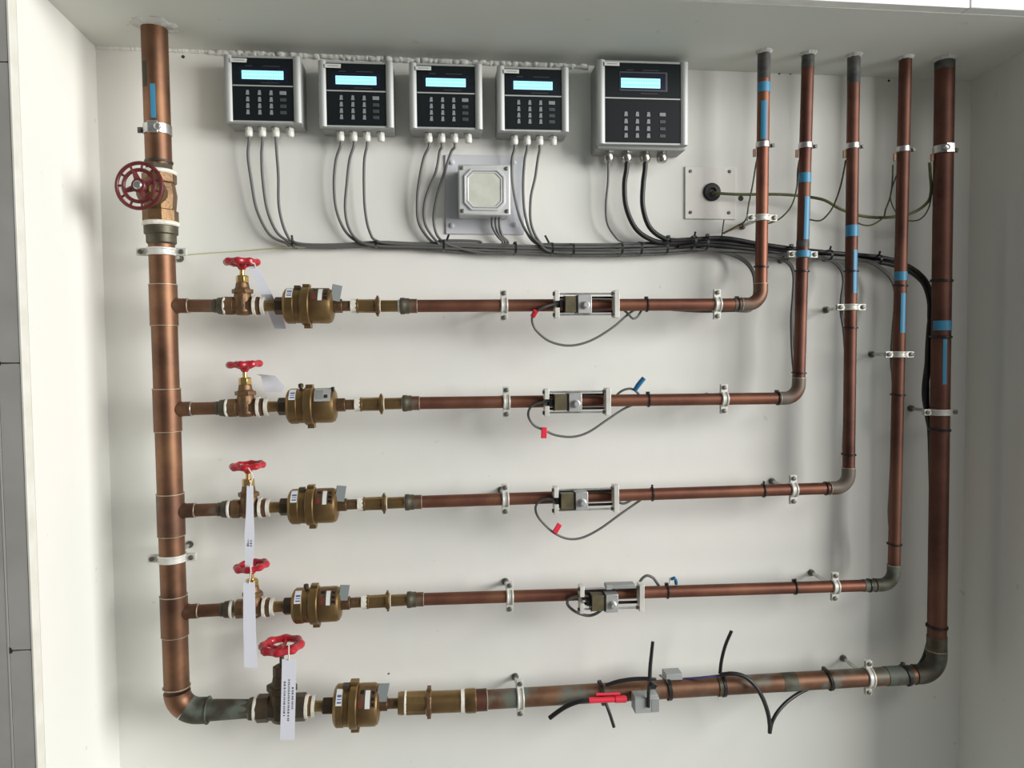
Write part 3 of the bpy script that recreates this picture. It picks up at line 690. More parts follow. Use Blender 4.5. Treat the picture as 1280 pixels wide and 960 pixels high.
# ------------------------------------------------------------------ earth clamps
def earth_clamp(p, axis, r, label, w=.010, big=False, lug=True, side=1):
    root = empty('earth_clamp', p, label, 'clamp', 'earth clamps')
    a = axis.normalized(); yv = V((0, -1, 0)); yv = (yv-a*yv.dot(a)).normalized(); xv = (-yv).cross(a).normalized()
    root.rotation_euler = Matrix((xv, -yv, a)).transposed().to_euler()
    m = MB().ring((0, 0, 0), (0, 0, 1), r+.0004, r+.0016, w); m.build('strap', 'steel', root)
    m = MB().b2(side*(r+.0016)-.001, side*(r+.0016)+.010*side if side > 0 else side*(r+.0016)+.001, -.004, -.0015, -w*.3, w*.3) if False else MB().box((side*(r+.006), 0, 0), (.011, .0025, w*.6))
    m.cyl((side*(r+.007), -.005, 0), (side*(r+.007), .006, 0), .003, 10); m.build('screw', 'dsteel', root, label='dull screw')
    if big:
        MB().lathe([(0, .0055), (.004, .0055), (.005, .004)], (-.008 if side > 0 else .012, -r-.001, 0), (0, -1, 0), 14).build('screw', 'steel', root)
        MB().box((.0, -r-.0018, 0), (.016, .003, w*1.25)).build('bracket', 'steel', root, bevel=.0005)
    if lug: MB().box((-(r+.004), .002, -.014), (.005, .004, .014)).build('cable_lug', 'orange', root, bevel=.0005, label='tan cable lug')
    return root
e0 = earth_clamp(hp(163), hu, RB, 'bright metal strap clamp on the inlet pipe above the maroon wheel', .016, True, False)
earth_clamp(risp(0, 181.5), SZ[0][5], RS, 'thin bright metal earth clamp high on the first riser')
earth_clamp(risp(1, 182.5), SZ[1][5], RS, 'thin bright metal earth clamp high on the second riser')
earth_clamp(risp(2, 183), SZ[2][5], RS, 'thin bright metal earth clamp high on the third riser')
earth_clamp(risp(3, 187), SZ[3][5], RS, 'thin bright metal earth clamp high on the fourth riser')
earth_clamp(risp(4, 187.5), SZ[4][5], RH, 'broad bright metal earth clamp high on the thick right riser', .014, True, True, 1)
# ------------------------------------------------------------------ controllers
def controller(label, W, H, DP, big=False):
    root = empty('flow_controller', (0, 0, 0), label, 'controller', 'flow controllers')
    sw = .0128 if not big else .0135
    MB().b2(-W/2, W/2, -DP+.010, 0, -H/2-(.007 if big else .0015), H/2).build('enclosure', 'case', root, bevel=.003)
    for s in (-1, 1):
        x0_, x1_ = (s*(W/2-sw), s*W/2) if s > 0 else (s*W/2, s*(W/2-sw))
        m = MB(); n = 8; pr = []
        for k in range(n+1):
            t = k/n; x = x0_+(x1_-x0_)*t; pr.append((x, -DP-.0045*math.sin(PI*(.12+.76*t))))
        pr += [(x1_, -DP+.012), (x0_, -DP+.012)]
        base = len(m.v)
        for z in (-H/2, H/2):
            for x, y in pr: m.v.append(V((x, y, z)))
        q = len(pr); m.f.append(tuple(range(q))); m.f.append(tuple(range(2*q-1, q-1, -1)))
        for k in range(q): m.f.append((k, (k+1) % q, q+(k+1) % q, q+k))
        m.build('side_profile', 'alu', root, sharp=.5)
    MB().b2(-W/2+sw, W/2-sw, -DP-.0005, -DP+.011, H/2-.0035, H/2).build('end_rail', 'alu', root); MB().b2(-W/2+sw, W/2-sw, -DP-.0005, -DP+.011, -H/2, -H/2+.003).build('end_rail', 'alu', root)
    pw = W/2-sw-.0006
    fp = MB().b2(-pw, pw, -DP-.0004, -DP+.011, -H/2+.003, H/2-.0035).build('front_panel', 'panel', root)
    yf = -DP-.0004
    if not big:
        MB().b2(-pw, pw, yf-.0006, yf, .0048, .0070).build('divider', 'alu', fp, label='silver divider strip')
        MB().b2(-.042, .042, yf-.0003, yf, .0130, .0375).build('window', 'window', fp)
        MB().b2(-.0358, .0358, yf-.0008, yf-.0003, .0173, .0321).build('display', 'lcd', fp, label='lit pale blue display')
        m = MB()
        for zc in (.0283, .0217):
            for k in range(16): m.b2(-.034+k*.0043, -.0312+k*.0043, yf-.0010, yf-.0008, zc-.0018, zc+.0018)
        cols_, rows_ = (-.0267, -.0063, .0137), (-.0061, -.0177, -.029, -.040); cx4 = .0342; sx, sz = -.040, .0475
    else:
        MB().b2(-pw, pw, yf-.0006, yf, .0068, .0090).build('divider', 'alu', fp, label='silver divider strip')
        MB().b2(-.044, .046, yf-.0010, yf, .0210, .0560).build('display_rim', 'wrim', fp, bevel=.0006, label='grey rim round the display'); MB().b2(-.0425, .0425, yf-.0012, yf-.0010, .0235, .0535).build('window', 'window', fp)
        MB().b2(-.0412, .0323, yf-.0016, yf-.0012, .0266, .0440).build('display', 'lcd', fp, label='lit pale blue display')
        m = MB()
        for zc in (.0395, .0315):
            for k in range(16): m.b2(-.0395+k*.0044, -.0365+k*.0044, yf-.0018, yf-.0016, zc-.002, zc+.002)
        cols_, rows_ = (-.032, -.0107, .0104), (-.0207, -.0337, -.0466, -.0595); cx4 = .037; sx, sz = -.059, .0675
    m.build('display_text', 'lcdtext', fp, label='rows of characters')
    first = None
    kw = .0058 if not big else .0068
    for x in cols_:
        for z in rows_:
            if first is None:
                m = MB(); m.poly([(-kw*.32, .0041), (kw*.38, .0041), (kw*.5, -.0041), (-kw*.5, -.0041)], -.0012, .0002)
                first = m.build('key', 'key', fp, label='grey key'); first.location = (x, yf, z)
            else:
                k2 = first.copy(); C.objects.link(k2); k2.parent = fp; k2.location = (x, yf, z)
    MB().b2(cx4-.0058, cx4+.0058, yf-.0012, yf, rows_[0]-.003, rows_[0]+.0034).build('key', 'key', fp, bevel=.0004, label='wide grey key')
    for z in rows_[1:]: MB().b2(cx4-.0055, cx4+.0055, yf-.0010, yf, z-.003, z+.003).build('key', 'keyd', fp, bevel=.0004, label='wide dark key')
    st = MB().b2(sx-.014, sx+.014, yf-.0052, yf-.0045, sz-.0035, sz+.0035).build('sticker', 'sticker', root, bevel=.0002, label='small pale sticker')
    MB().b2(sx-.014, sx+.014, yf-.0045, yf, sz+.0022, sz+.0033).build('sticker_fold', 'sticker', st)
    MB().b2(sx-.009, sx+.010, yf-.00535, yf-.0052, sz-.0006, sz+.0006).build('print', 'case', st, label='faint line of print')
    m = MB()   # faint print above and below the display
    zz_ = (.0395, .0108) if not big else (.0585, .0165)
    for xa, xb, zb in ((-.030, -.018, zz_[0]), (.0, .030, zz_[0]), (-.004, .028, zz_[1])): MB().b2(xa, xb, yf-.0005, yf, zb, zb+.0012).build('print', 'keyd', fp, label='faint grey print')
    # cable glands
    gm = 'nickel' if big else 'plastic'
    gx = (-.0258-.0065, -.0002-.0085, .0245-.0095, .050-.0095) if not big else (-.0465-.012, -.0115-.012, .022-.010, .0545-.010)
    for k, x in enumerate(gx):
        s = 1.0 if not big else 1.45; sm = (k == 3)
        yg = -.030 if not big else -.034
        m = MB(); m.lathe([(0, .0084*s), (.0015*s, .0084*s)], (x, yg, -H/2), (0, 0, -1), 20)
        g = m.lathe([(.0015*s, .0072*s), (.0065*s, .0072*s)], (x, yg, -H/2), (0, 0, -1), 6).build('cable_gland', gm, root, bevel=.0004)
        MB().lathe([(.0065*s, .0062*s), (.008*s, .0070*s), (.0145*s, .0068*s), (.0175*s, .0055*s), (.0185*s, .0032*s if not sm else .002)], (x, yg, -H/2), (0, 0, -1), 14).build('gland_cap', gm if not (big and sm) else 'nickel', g)
        if big: MB().lathe([(-.0002, .0100), (.0012, .0100)], (x, yg, -H/2), (0, 0, -1), 24).build('washer', 'rubber', g, label='black washer')
    return root, [(x, yg, -H/2-.0175*(1.45 if big else 1)) for x in gx]
W1, H1, DP1 = .131, .1155, .055
cc = [(329, 112.0, 'leftmost small flow controller with lit blue display and keypad'), (445.5, 118.5, 'small flow controller, second from the left, with lit display'),
      (557.5, 121.0, 'small flow controller above the left half of the junction box'), (666.3, 124.5, 'small flow controller above right of the junction box, next to the big one')]
glands = []; first = None
for i, (x, y, lb) in enumerate(cc):
    p = at(x, y, DP1)
    if i == 0: first, gl = controller(lb, W1, H1, DP1); o = first
    else: o = copy_tree(first); o['label'] = lb
    o.location = (p.x, -.001, p.z); glands.append([V(o.location)+V(g) for g in gl])
p = at(803, 129.5, .06)
o, gl = controller('largest flow controller, at the right end of the row, with metal glands', .170, .151, .062, True)
o.location = (p.x, -.001, p.z); glands.append([V(o.location)+V(g) for g in gl])
# ------------------------------------------------------------------ junction box and plates
pa, pb = at(556, 193, .004), at(656, 293, .004)
root = empty('backing_plate', ((pa.x+pb.x)/2, 0, (pa.z+pb.z)/2), 'bluish white square backing plate with corner bolts behind the junction box', 'plate'); w, h = (pb.x-pa.x), (pa.z-pb.z)
MB().b2(-w/2, w/2, -.004, -.0002, -h/2, h/2).build('plate', 'plate', root, bevel=.001)
for px, py in ((565, 282), (644, 281), (642, 203), (565, 203)):
    p = at(px, py, .004)-root.location; MB().lathe([(0, .0058), (.001, .0058), (.0012, .0038), (.0035, .0036), (.004, .0025)], (p.x, -.004, p.z), (0, -1, 0), 12).build('bolt', 'plate', root, label='pale bolt')
pa, pb = at(572.5, 205, .055), at(638.5, 269, .055); w, h = pb.x-pa.x, pa.z-pb.z
root = empty('junction_box', ((pa.x+pb.x)/2, -.0045, (pa.z+pb.z)/2), 'square grey metal junction box with an octagonal raised lid, on the backing plate', 'junction box')
MB().b2(-w/2+.001, w/2-.001, -.040, 0, -h/2+.001, h/2-.001).build('body', 'jbox', root, bevel=.003)
lid = MB().b2(-w/2, w/2, -.050, -.0405, -h/2, h/2).build('lid', 'jbox', root, bevel=.003)
def octa(a, c): return [(-a+c, -a), (a-c, -a), (a, -a+c), (a, a-c), (a-c, a), (-a+c, a), (-a, a-c), (-a, -a+c)]
def oring(a, c, wd, y0, y1, name, mt, par):
    m = MB(); A = octa(a, c); B = octa(a-wd, c-wd*.42); base = 0
    for y in (y0, y1):
        for q in (A, B):
            for x, z in q: m.v.append(V((x, y, z)))
    for i in range(8):
        j = (i+1) % 8; m.f += [(i, j, 8+j, 8+i), (16+i, 24+i, 24+j, 16+j), (i, 16+i, 16+j, j), (8+i, 8+j, 24+j, 24+i)]
    return m.build(name, mt, par, bevel=.0008)
oring(.0375, .013, .004, -.0535, -.0500, 'raised_rim', 'jbox', lid)
oring(.0325, .011, .003, -.0525, -.0500, 'raised_rim', 'jbox', lid)
MB().poly(octa(.0295, .010), -.0512, -.0500).build('lid_panel', 'jpanel', lid, label='greenish lid centre')
for sx_ in (-1, 1):
    for sz_ in (-1, 1): MB().lathe([(0, .0038), (.0015, .0038), (.0022, .0025)], (sx_*(w/2-.007), -.050, sz_*(h/2-.007)), (0, -1, 0), 12).build('screw', 'dsteel', lid, label='dark corner screw')
jb = root
pa, pb = at(856.5, 208, .004), at(920, 274, .004); w, h = pb.x-pa.x, pa.z-pb.z
root = empty('cover_plate', ((pa.x+pb.x)/2, 0, (pa.z+pb.z)/2), 'off-white cover plate with four screws and a round cable hole, left of the first riser', 'plate')
MB().b2(-w/2, w/2, -.004, -.0002, -h/2, h/2).build('plate', 'cover', root, bevel=.001)
for px, py in ((863, 214), (912, 214.5), (863, 265.5), (911, 266)):
    p = at(px, py, .004)-root.location; MB().lathe([(0, .0032), (.0012, .0032), (.002, .002)], (p.x, -.004, p.z), (0, -1, 0), 12).build('screw', 'dsteel', root, label='dull screw')
gp = at(890, 240, .006)-root.location
g = MB().lathe([(0, .0175), (.003, .0175), (.005, .015), (.0055, .008), (.002, .006)], (gp.x, -.004, gp.z), (0, -1, 0), 32).build('grommet', 'rubber', root, label='black rubber grommet')
# ------------------------------------------------------------------ cables
def cable(pts, r, mt, label, cat='cable', group=None, n=6, name='cable', extra=None, sides=10):
    m = MB().tube(smooth(pts, n), r, sides)
    if extra:
        m2 = m
    o = m.build(name, mt, None, world=True, sharp=1.2); tag(o, label, cat, group); return o
BC = [(367, 306.5), (420, 308), (470, 305), (520, 306), (554, 307), (600, 309), (643, 310.5), (689, 311.5), (715, 312.5), (760, 312.5), (805, 311), (835, 310), (870, 308)]
def bc(x):
    for (xa, ya), (xb, yb) in zip(BC, BC[1:]):
        if x <= xb: return ya+(yb-ya)*(max(x, xa)-xa)/(xb-xa)
    return BC[-1][1]
RC = .0026
stations = [367, 418, 472, 513, 554, 600, 643, 689, 735, 780, 832, 862]
def bundle_pts(x_in, x_out, slot, seed):
    """run inside the bundle, slot = (row, layer)"""
    rr = random.Random(seed); out = []
    for x in stations:
        if x < x_in+3 or x > x_out: continue
        full = 2.3 if x < 460 else (3.2 if x < 545 else (4.6 if x < 640 else 5.0))
        z = (slot[0]-2)*.0048*(full/5.0); k = 1.0 if x in (472, 554, 643, 689) else 1.12
        p = at(x, bc(x), .012+slot[1]*.0052); p = p+V((0, 0, z*k+rr.uniform(-.0008, .0008))); out.append(p)
    return out
def px(pts, d0, d1):
    """pixels to points with the depth running from d0 to d1"""
    n = len(pts)-1; return [at(x, y, d0+(d1-d0)*min(1, i/max(1, n))) for i, (x, y) in enumerate(pts)]
ctl = ['leftmost controller', 'second controller', 'third controller', 'fourth controller']
drops = [
 [[(310, 195), (314, 225), (321, 262), (337, 293), (358, 304)], [(327, 195), (328.5, 225), (334, 262), (346, 290), (362, 303)], [(346, 192), (348, 220), (349, 260), (358, 292), (372, 304)]],
 [[(420, 200), (417.5, 230), (420.5, 262), (431, 288), (447, 302)], [(437, 200), (433.5, 230), (431.5, 262), (437, 287), (450, 302)], [(455.5, 200), (455, 232), (456.5, 263), (462, 289), (473, 302)]],
 [[(530, 197), (525, 220), (521.5, 250), (524, 280), (541, 303)], [(549.5, 190), (545, 214), (531.5, 250), (531.5, 280), (547, 303)], [(564, 190), (556, 214), (545.5, 248), (542.5, 280), (555, 303)]],
 [[(640, 200), (641, 232), (648, 266), (658, 290), (670, 304)], [(656, 200), (654, 232), (656, 266), (664, 293), (674, 304)], [(672.5, 198), (669, 222), (663.5, 248), (664, 280), (675, 303)]]]
pos = ['left', 'middle', 'right']
slots = [[(1, 0), (2, 0), (3, 0)], [(0, 0), (1, 1), (2, 1)], [(4, 0), (3, 1), (0, 1)], [(4, 1), (1, 2), (3, 2)]]
# exit of the bundle into each riser (two sensor cables per controller)
exits = [
 [(885, 311), (915, 318), (933, 328), (942, 342), (944, 358), (943, 372)],
 [(890, 312), (930, 315), (965, 320), (985, 328), (992.5, 343), (992, 370), (990, 400), (991, 440)],
 [(890, 312), (940, 314), (1000, 320), (1035, 324), (1050, 334), (1055, 350), (1052.5, 372), (1052, 390), (1056, 420)],
 [(890, 312), (940, 314), (1010, 320), (1075, 325), (1098, 333), (1115, 350), (1120, 372), (1117, 410), (1115, 450), (1117, 480)]]
rowtail = [
 [(938, 387.5), (915, 388), (880, 389), (850, 387.5), (822, 385)],
 [(992, 480), (985, 497), (940, 500), (880, 501), (815, 500)],
 [(1057, 480), (1055, 560), (1050, 606), (960, 612), (820, 616)],
 [(1116, 560), (1112, 640), (1108, 725), (1000, 734), (845, 737)]]
for c in range(4):
    for k in range(3):
        g = glands[c][k]; pts = [g+V((0, 0, .004)), g+V((0, 0, -.008))] + px(drops[c][k], .028, .014+slots[c][k][1]*.005)
        xin = drops[c][k][-1][0]
        if k == 0 and c < 3: # supply cable ends in the junction box
            xo = 612 + c*5
            seq = bundle_pts(xin, 606, slots[c][k], c*3+k)
            jx = [615.5, 620, 624.5][c]
            if c == 2: seq += [at(600, 311, .014)]
            pts += seq + px([(628+c*3, 305), (622+c*3, 295), (jx, 283)], .016, .022)+[at(jx, 268, .022)]
            if c == 2: pass
            lb = 'grey cable from the left gland of the %s, bending up into the junction box' % ctl[c]
        elif k == 0:
            pts += bundle_pts(xin, 900, slots[c][k], c*3+k) + px([(900, 306), (930, 309), (985, 317), (1040, 321), (1090, 325), (1125, 330)], .018, .020)
            lb = 'grey cable from the left gland of the fourth controller, running far right in the bundle'
        else:
            off = (k-1.5)*.0045
            a = bundle_pts(xin, 900, slots[c][k], c*3+k); ex = exits[c]; n = len(ex)
            b = [at(x, y, .016+.003*c+(.064-.016-.003*c)*min(1, (i/(n-1))*1.25)**1.5)+V((off*.6, 0, off*.5 if i < n/2 else 0)) for i, (x, y) in enumerate(ex)]
            t = [at(x, y, .071)+V((0, off, off*.3)) for x, y in rowtail[c]]
            pts += a+b+t
            lb = 'grey sensor cable from the %s gland of the %s, down to the %s branch' % (pos[k], ctl[c], names[c])
        cable(pts, RC, 'grey', lb, 'cable', 'grey controller cables')
# fifth controller
g = glands[4][0]; cable([g+V((0, 0, .004)), g+V((0, 0, -.01))]+px([(760, 228), (757.5, 255), (759, 278), (768, 294), (782, 303)], .032, .016)+[at(832, 305, .018), at(900, 304, .020), at(985, 314, .02), at(1060, 320, .02), at(1120, 328, .022)], RC*.85, 'grey', 'thin grey cable hanging from the left metal gland of the largest controller')
RK = .0047
for k, (dr, o1) in enumerate((([(780.5, 232), (783, 260), (795, 286), (815, 300), (838, 304)], 0), ([(804, 230), (803.5, 258), (812, 284), (830, 298), (850, 301)], 1))):
    g = glands[4][k+1]
    rest = [(880, 300.5+2*k), (925, 304+2*k), (985, 313+k), (1035, 317+1.5*k), (1085, 321+2*k), (1122, 328+2*k), (1145, 339+2*k), (1160, 357), (1163.5, 385), (1163-k*2, 415), (1161-k*2, 450), (1157.5+k, 490), (1158+k, 512), (1162, 535)]
    pts = [g+V((0, 0, .006)), g+V((0, 0, -.012))]+px(dr, .034, .026)+[at(x, y, min(.070, .024+(0 if i < 5 else (i-4)*.009))) for i, (x, y) in enumerate(rest)]
    pts += [at(x, y, .067) for x, y in ([(1164, 600), (1166, 700), (1163, 790), (1150, 838), (1100, 846), (1010, 853), (900, 858)] if k == 0 else [(1165, 600), (1167, 700), (1164, 785), (1146, 836), (1095, 849), (1040, 856)])]
    cable(pts, RK, 'black', 'thick black cable from the %s metal gland of the largest controller' % (['second', 'third'][k]), 'cable', 'thick black cables')
# third thick black line inside the right part of the bundle
cable([at(848, 309, .022), at(880, 306, .026), at(925, 310, .028), at(985, 317.5, .028), at(1035, 321.5, .03), at(1085, 326, .03), at(1122, 333, .034), at(1145, 345, .045), at(1158, 362, .058), at(1163, 395, .066), at(1159, 450, .068), at(1155, 490, .068), at(1159, 520, .068), at(1164, 560, .067), at(1165, 700, .067)], RK*.95, 'black', 'lowest thick black cable in the right part of the bundle, ending on the thick riser')
cable([at(838, 301, .030), at(870, 299, .032), at(905, 297.5, .032), at(950, 305, .032), at(1000, 312, .032), at(1050, 317, .032), at(1100, 321.5, .034), at(1130, 330, .036), at(1152, 346, .05), at(1161, 368, .06), at(1162, 400, .069)], RK*.9, 'black', 'topmost thick black cable in the right part of the bundle')
# earth wires
cable(px([(891, 240), (897, 241.5)], .010, .022)+px([(925, 243), (975, 243), (1005, 245.5), (1030, 250), (1050, 261), (1075, 269.5), (1100, 272), (1125, 270), (1145, 264), (1160, 252), (1164, 238), (1163, 220), (1162, 203)], .026, .085), .0028, 'earth', 'thick green and yellow earth cable leaving the round hole and sagging behind the risers', 'cable')
ew = [([(948, 193), (945, 205), (941, 230), (936, 255), (932, 275), (920, 283), (903, 292)], .084, .026, 'thin green earth wire from the first riser clamp down to the bundle'),
      ([(999, 200), (997, 215), (996, 235), (990, 256), (980, 269), (970, 276), (955, 281)], .084, .03, 'thin green earth wire looping from the second riser clamp'),
      ([(1057, 200), (1055, 212), (1050, 235), (1042, 257), (1033, 270), (1024, 276), (1010, 274)], .084, .04, 'thin green earth wire looping from the third riser clamp'),
      ([(1116, 206), (1115.5, 225), (1113, 245), (1107, 262), (1104, 272), (1090, 281), (1078, 281), (1068, 276)], .084, .05, 'thin green earth wire from the fourth riser clamp to the sagging earth cable')]
for p_, a, b, lb in ew: cable(px(p_, a, b), .0015, 'earth', lb, 'wire', 'thin earth wires')
cable([at(1121, 218, .084), at(1115, 235, .07), at(1113, 248, .06), at(1118, 262, .05), at(1128, 274, .05), at(1148, 275, .05), at(1160, 262, .06), at(1164, 240, .07), at(1162, 205, .085)], .0013, 'earth', 'thin dull wire crossing behind the fourth riser to the thick riser', 'wire')
cable([at(231, 319, .082), at(260, 316.5, .06), at(300, 314, .03), at(335, 311, .016), at(367, 309, .014), at(420, 311, .010)], .0011, 'earthp', 'thin pale green wire from the upper left header clamp to the bundle', 'wire')
cable([at(905, 292, .03), at(916, 287, .02), at(930, 281, .012), at(952, 270, .010)], .0013, 'orange', 'short tan wire between the bundle and the first riser clamp', 'wire')
# ------------------------------------------------------------------ cable ties
def tie(p, axis, r, label, w=.0035, head=None, tail=None, sq=None, group='black cable ties', name='cable_tie', rr=None):
    """nylon band round p; head and tail as world offsets"""
    root = empty(name, p, label, 'cable tie', group)
    m = MB()
    if sq:   # oval band round the bundle: half height, half depth
        a, b = sq; N = 28; pts = []
        ax = axis.normalized(); zv = V((0, 0, 1)); zv = (zv-ax*zv.dot(ax)).normalized(); yv = ax.cross(zv)
        for inner in (0, 1):
            for t in (-w/2, w/2):
                for i in range(N):
                    g = 2*PI*i/N; e_ = .0 if inner else .0012
                    m.v.append(ax*t + zv*(math.copysign(abs(math.cos(g))**.8, math.cos(g))*(a+e_)) + yv*(math.copysign(abs(math.sin(g))**.8, math.sin(g))*(b+e_)))
        for i in range(N):
            j = (i+1) % N
            m.f += [(i, j, N+j, N+i), (2*N+i, 3*N+i, 3*N+j, 2*N+j), (i, 2*N+i, 2*N+j, j), (N+i, N+j, 3*N+j, 3*N+i)]
    else: m.ring((0, 0, 0), axis, r+.0003, r+.0016, w, 30)
    m.build('strap', 'tie', root)
    if head: MB().box(head, (.0065, .006, .0055)).build('head', 'tie', root, bevel=.0006)
    if tail: MB().tube(smooth(tail, 5), .002, 8, None).build('tail', 'tie', root)
    return root
bt = [(367.5, 1, (1, .012), 'cable tie with upright tail where the bundle begins at the left'), (470.5, 0, None, 'cable tie on the bundle under the second controller'), (554.5, 2, None, 'cable tie on the bundle under the third controller, left of the junction box'),
      (643.5, 0, None, 'cable tie on the bundle just right of the junction box cables'), (689, 3, None, 'cable tie on the bundle under the fourth controller'), (715, 0, None, 'cable tie on the bundle midway between fourth and largest controllers'),
      (775, 0, None, 'cable tie on the bundle where the thin grey cable joins'), (799, 0, None, 'cable tie on the bundle left of where the black cables join'), (831, 4, None, 'cable tie with big head where the black cables join the bundle')]
for x, kind, _, lb in bt:
    hh = .0042 if x < 400 else (.0056 if x < 500 else (.0095 if x < 600 else (.0112 if x < 780 else .0122)))
    p = at(x, bc(x), .0215)
    tail = None; head = None
    if kind == 1: tail = [V((0, -.012, hh)), V((-.001, -.014, hh+.012))]; head = (0, -.008, hh)
    if kind == 2: tail = [V((.006, -.004, hh)), V((.010, -.008, hh+.010))]
    if kind == 3: tail = [V((-.005, -.006, hh)), V((-.013, -.010, hh+.013))]
    if kind == 4: head = (0, -.022, hh+.006)
    tie(p, X_, 0, lb, .0042, head, tail, (hh, .0195))
for x, y, kind, lb, h2 in ((866, 303, 1, 'cable tie with short tail on the bundle under the cover plate', .0115), (881, 305, 2, 'cable tie with black head under the cover plate', .0122), (985, 316, 3, 'cable tie on the black bundle left of the second riser', .010), (1034, 319.5, 0, 'cable tie on the black bundle left of the third riser', .010), (1095, 325, 0, 'cable tie on the black bundle left of the fourth riser', .009)):
    tie(at(x, y, .028), V((1, 0, -.06)), 0, lb, .0045, (0, -.014, h2+.002) if kind in (2, 3) else None, [V((0, -.01, h2)), V((.001, -.012, h2+.007))] if kind in (0, 1) else None, (h2, .019))
o = cable([at(902, 297, .036), at(903.5, 285, .042), at(905, 274.5, .046)], .0011, 'tie', 'thin black upright tie tail below the cover plate', 'cable tie', None, name='cable_tie')
rt_ = [(0, 808.5, 'cable tie on the top branch right of its sensor'), (0, 922, 'cable tie on the top branch beside its elbow'), (1, 810.5, 'cable tie on the second branch right of its sensor'), (1, 972, 'cable tie on the second branch beside its elbow'),
       (2, 815, 'cable tie with a small tail on the third branch right of its sensor'), (2, 954, 'cable tie on the third branch left of its clamp'), (2, 1032, 'cable tie on the third branch beside its elbow'), (3, 834, 'cable tie on the fourth branch near the blue marker'), (3, 993.5, 'cable tie on the fourth branch left of its right clamp'),
       (3, 1086, 'cable tie on the fourth branch against its elbow')]
for i, x, lb in rt_:
    r = SZ[i][7]; p = rowp(i, x)
    tie(p, SZ[i][4], r+.0006, lb, .0028, (0, .004, r+.0015) if i != 2 and x < 1000 else None, [V((0, -.003, r+.001)), V((-.001, -.004, r+.007))] if (i == 2 and x < 1000) or x == 993.5 else None)
rv = [(0, 333.5, 'cable tie on the first riser below the bundle'), (1, 339, 'cable tie on the second riser below the bundle'), (1, 466, 'cable tie on the second riser above its elbow'), (2, 339, 'cable tie on the third riser below the bundle'), (2, 409.5, 'cable tie on the third riser below its clamp'), (2, 568, 'cable tie on the third riser above its elbow'),
      (3, 357, 'cable tie on the fourth riser below the bundle'), (3, 493.5, 'cable tie on the fourth riser below its clamp'), (3, 680, 'cable tie on the fourth riser above its green elbow'), (4, 351, 'cable tie on the thick riser where the black cables meet it'), (4, 421, 'cable tie on the thick riser just below the blue band'), (4, 537, 'cable tie on the thick riser below its white clamp'), (4, 783, 'cable tie on the thick riser above its green elbow')]
for i, y, lb in rv:
    r = SZ[i][7]; p = risp(i, y); R_ = r+.0016
    tie(p+V((-.0004, 0, 0)), SZ[i][5]+V((.03, -.03, 0)), r+.0010, lb, .0028 if i < 4 else .0045, None)
# ties of the bottom branch
r = SZ[4][7]
tie(rowp(4, 1035), V((1, 0, .2)), r+.002, 'thick cable tie on the bottom branch left of its right clamp, head standing up', .0055, (-.012, -.006, r+.008))
tie(rowp(4, 1132), V((1, 0, .2)), r+.002, 'thick cable tie on the green sleeve of the bottom branch', .0055, (-.010, -.006, r+.008))
tie_down = tie(rowp(4, 752), V((1, 0, .12)), r+.004, 'cable tie round the red sleeve with its tail pointing down', .0055, (-.001, -r-.006, .003), None)
MB().tube(smooth([V((.0, -r-.011, -.002)), V((.008, -r-.014, -.024)), V((.016, -r-.014, -.050))], 4), .0030, 8).build('tail', 'tie', tie_down)
tie(rowp(4, 835), V((1, 0, .05)), r+.002, 'cable tie between the two grey sensor blocks with a thin bent tail', .007, None, [V((-.004, -r*.6, r*.9)), V((-.010, -r*.6, r+.008)), V((-.019, -r*.6, r+.015))])
m_t = tie(rowp(4, 812), V((1, 0, 0)), r+.001, 'tall cable tie on the front grey sensor block with tail standing straight up', .006, None, None)
# reshape: long straps round block and pipe
for nm, px0, tail in (('a', 813, [(812, 848, .125), (813, 830, .125), (816, 802, .122)]), ): 
    b = rowp(4, 812)
    MB().tube([at(812, 852, .112)-b, at(811, 860, .128)-b, at(810.5, 866, .1385)-b, at(810.5, 884, .1385)-b], .003, 8).build('strap', 'tie', m_t)
    MB().tube([at(x, y, d)-b for x, y, d in tail], .0034, 10, [.0036, .0034, .0030]).build('tail', 'tie', m_t)
    MB().box((-.002, -r-.013, r+.006), (.012, .008, .010), Matrix.Rotation(.5, 3, 'Y')).build('head', 'tie', m_t, bevel=.001)
t2 = tie(rowp(4, 903), V((1, 0, .03)), r+.0015, 'cable tie with long tail leaning up right on the bottom branch', .006, (0, -.006, r+.006), None)
b = rowp(4, 903)
MB().tube(smooth([at(x, y, .097)-b for x, y in ((900, 842), (902, 825), (907, 806), (914.5, 788.5))], 4), .0032, 10).build('tail', 'tie', t2)
MB().ring((-.006, 0, 0), SZ[4][4], r+.0004, r+.0018, .010).build('sleeve', 'patinab', t2, label='grey green band beside the strap')
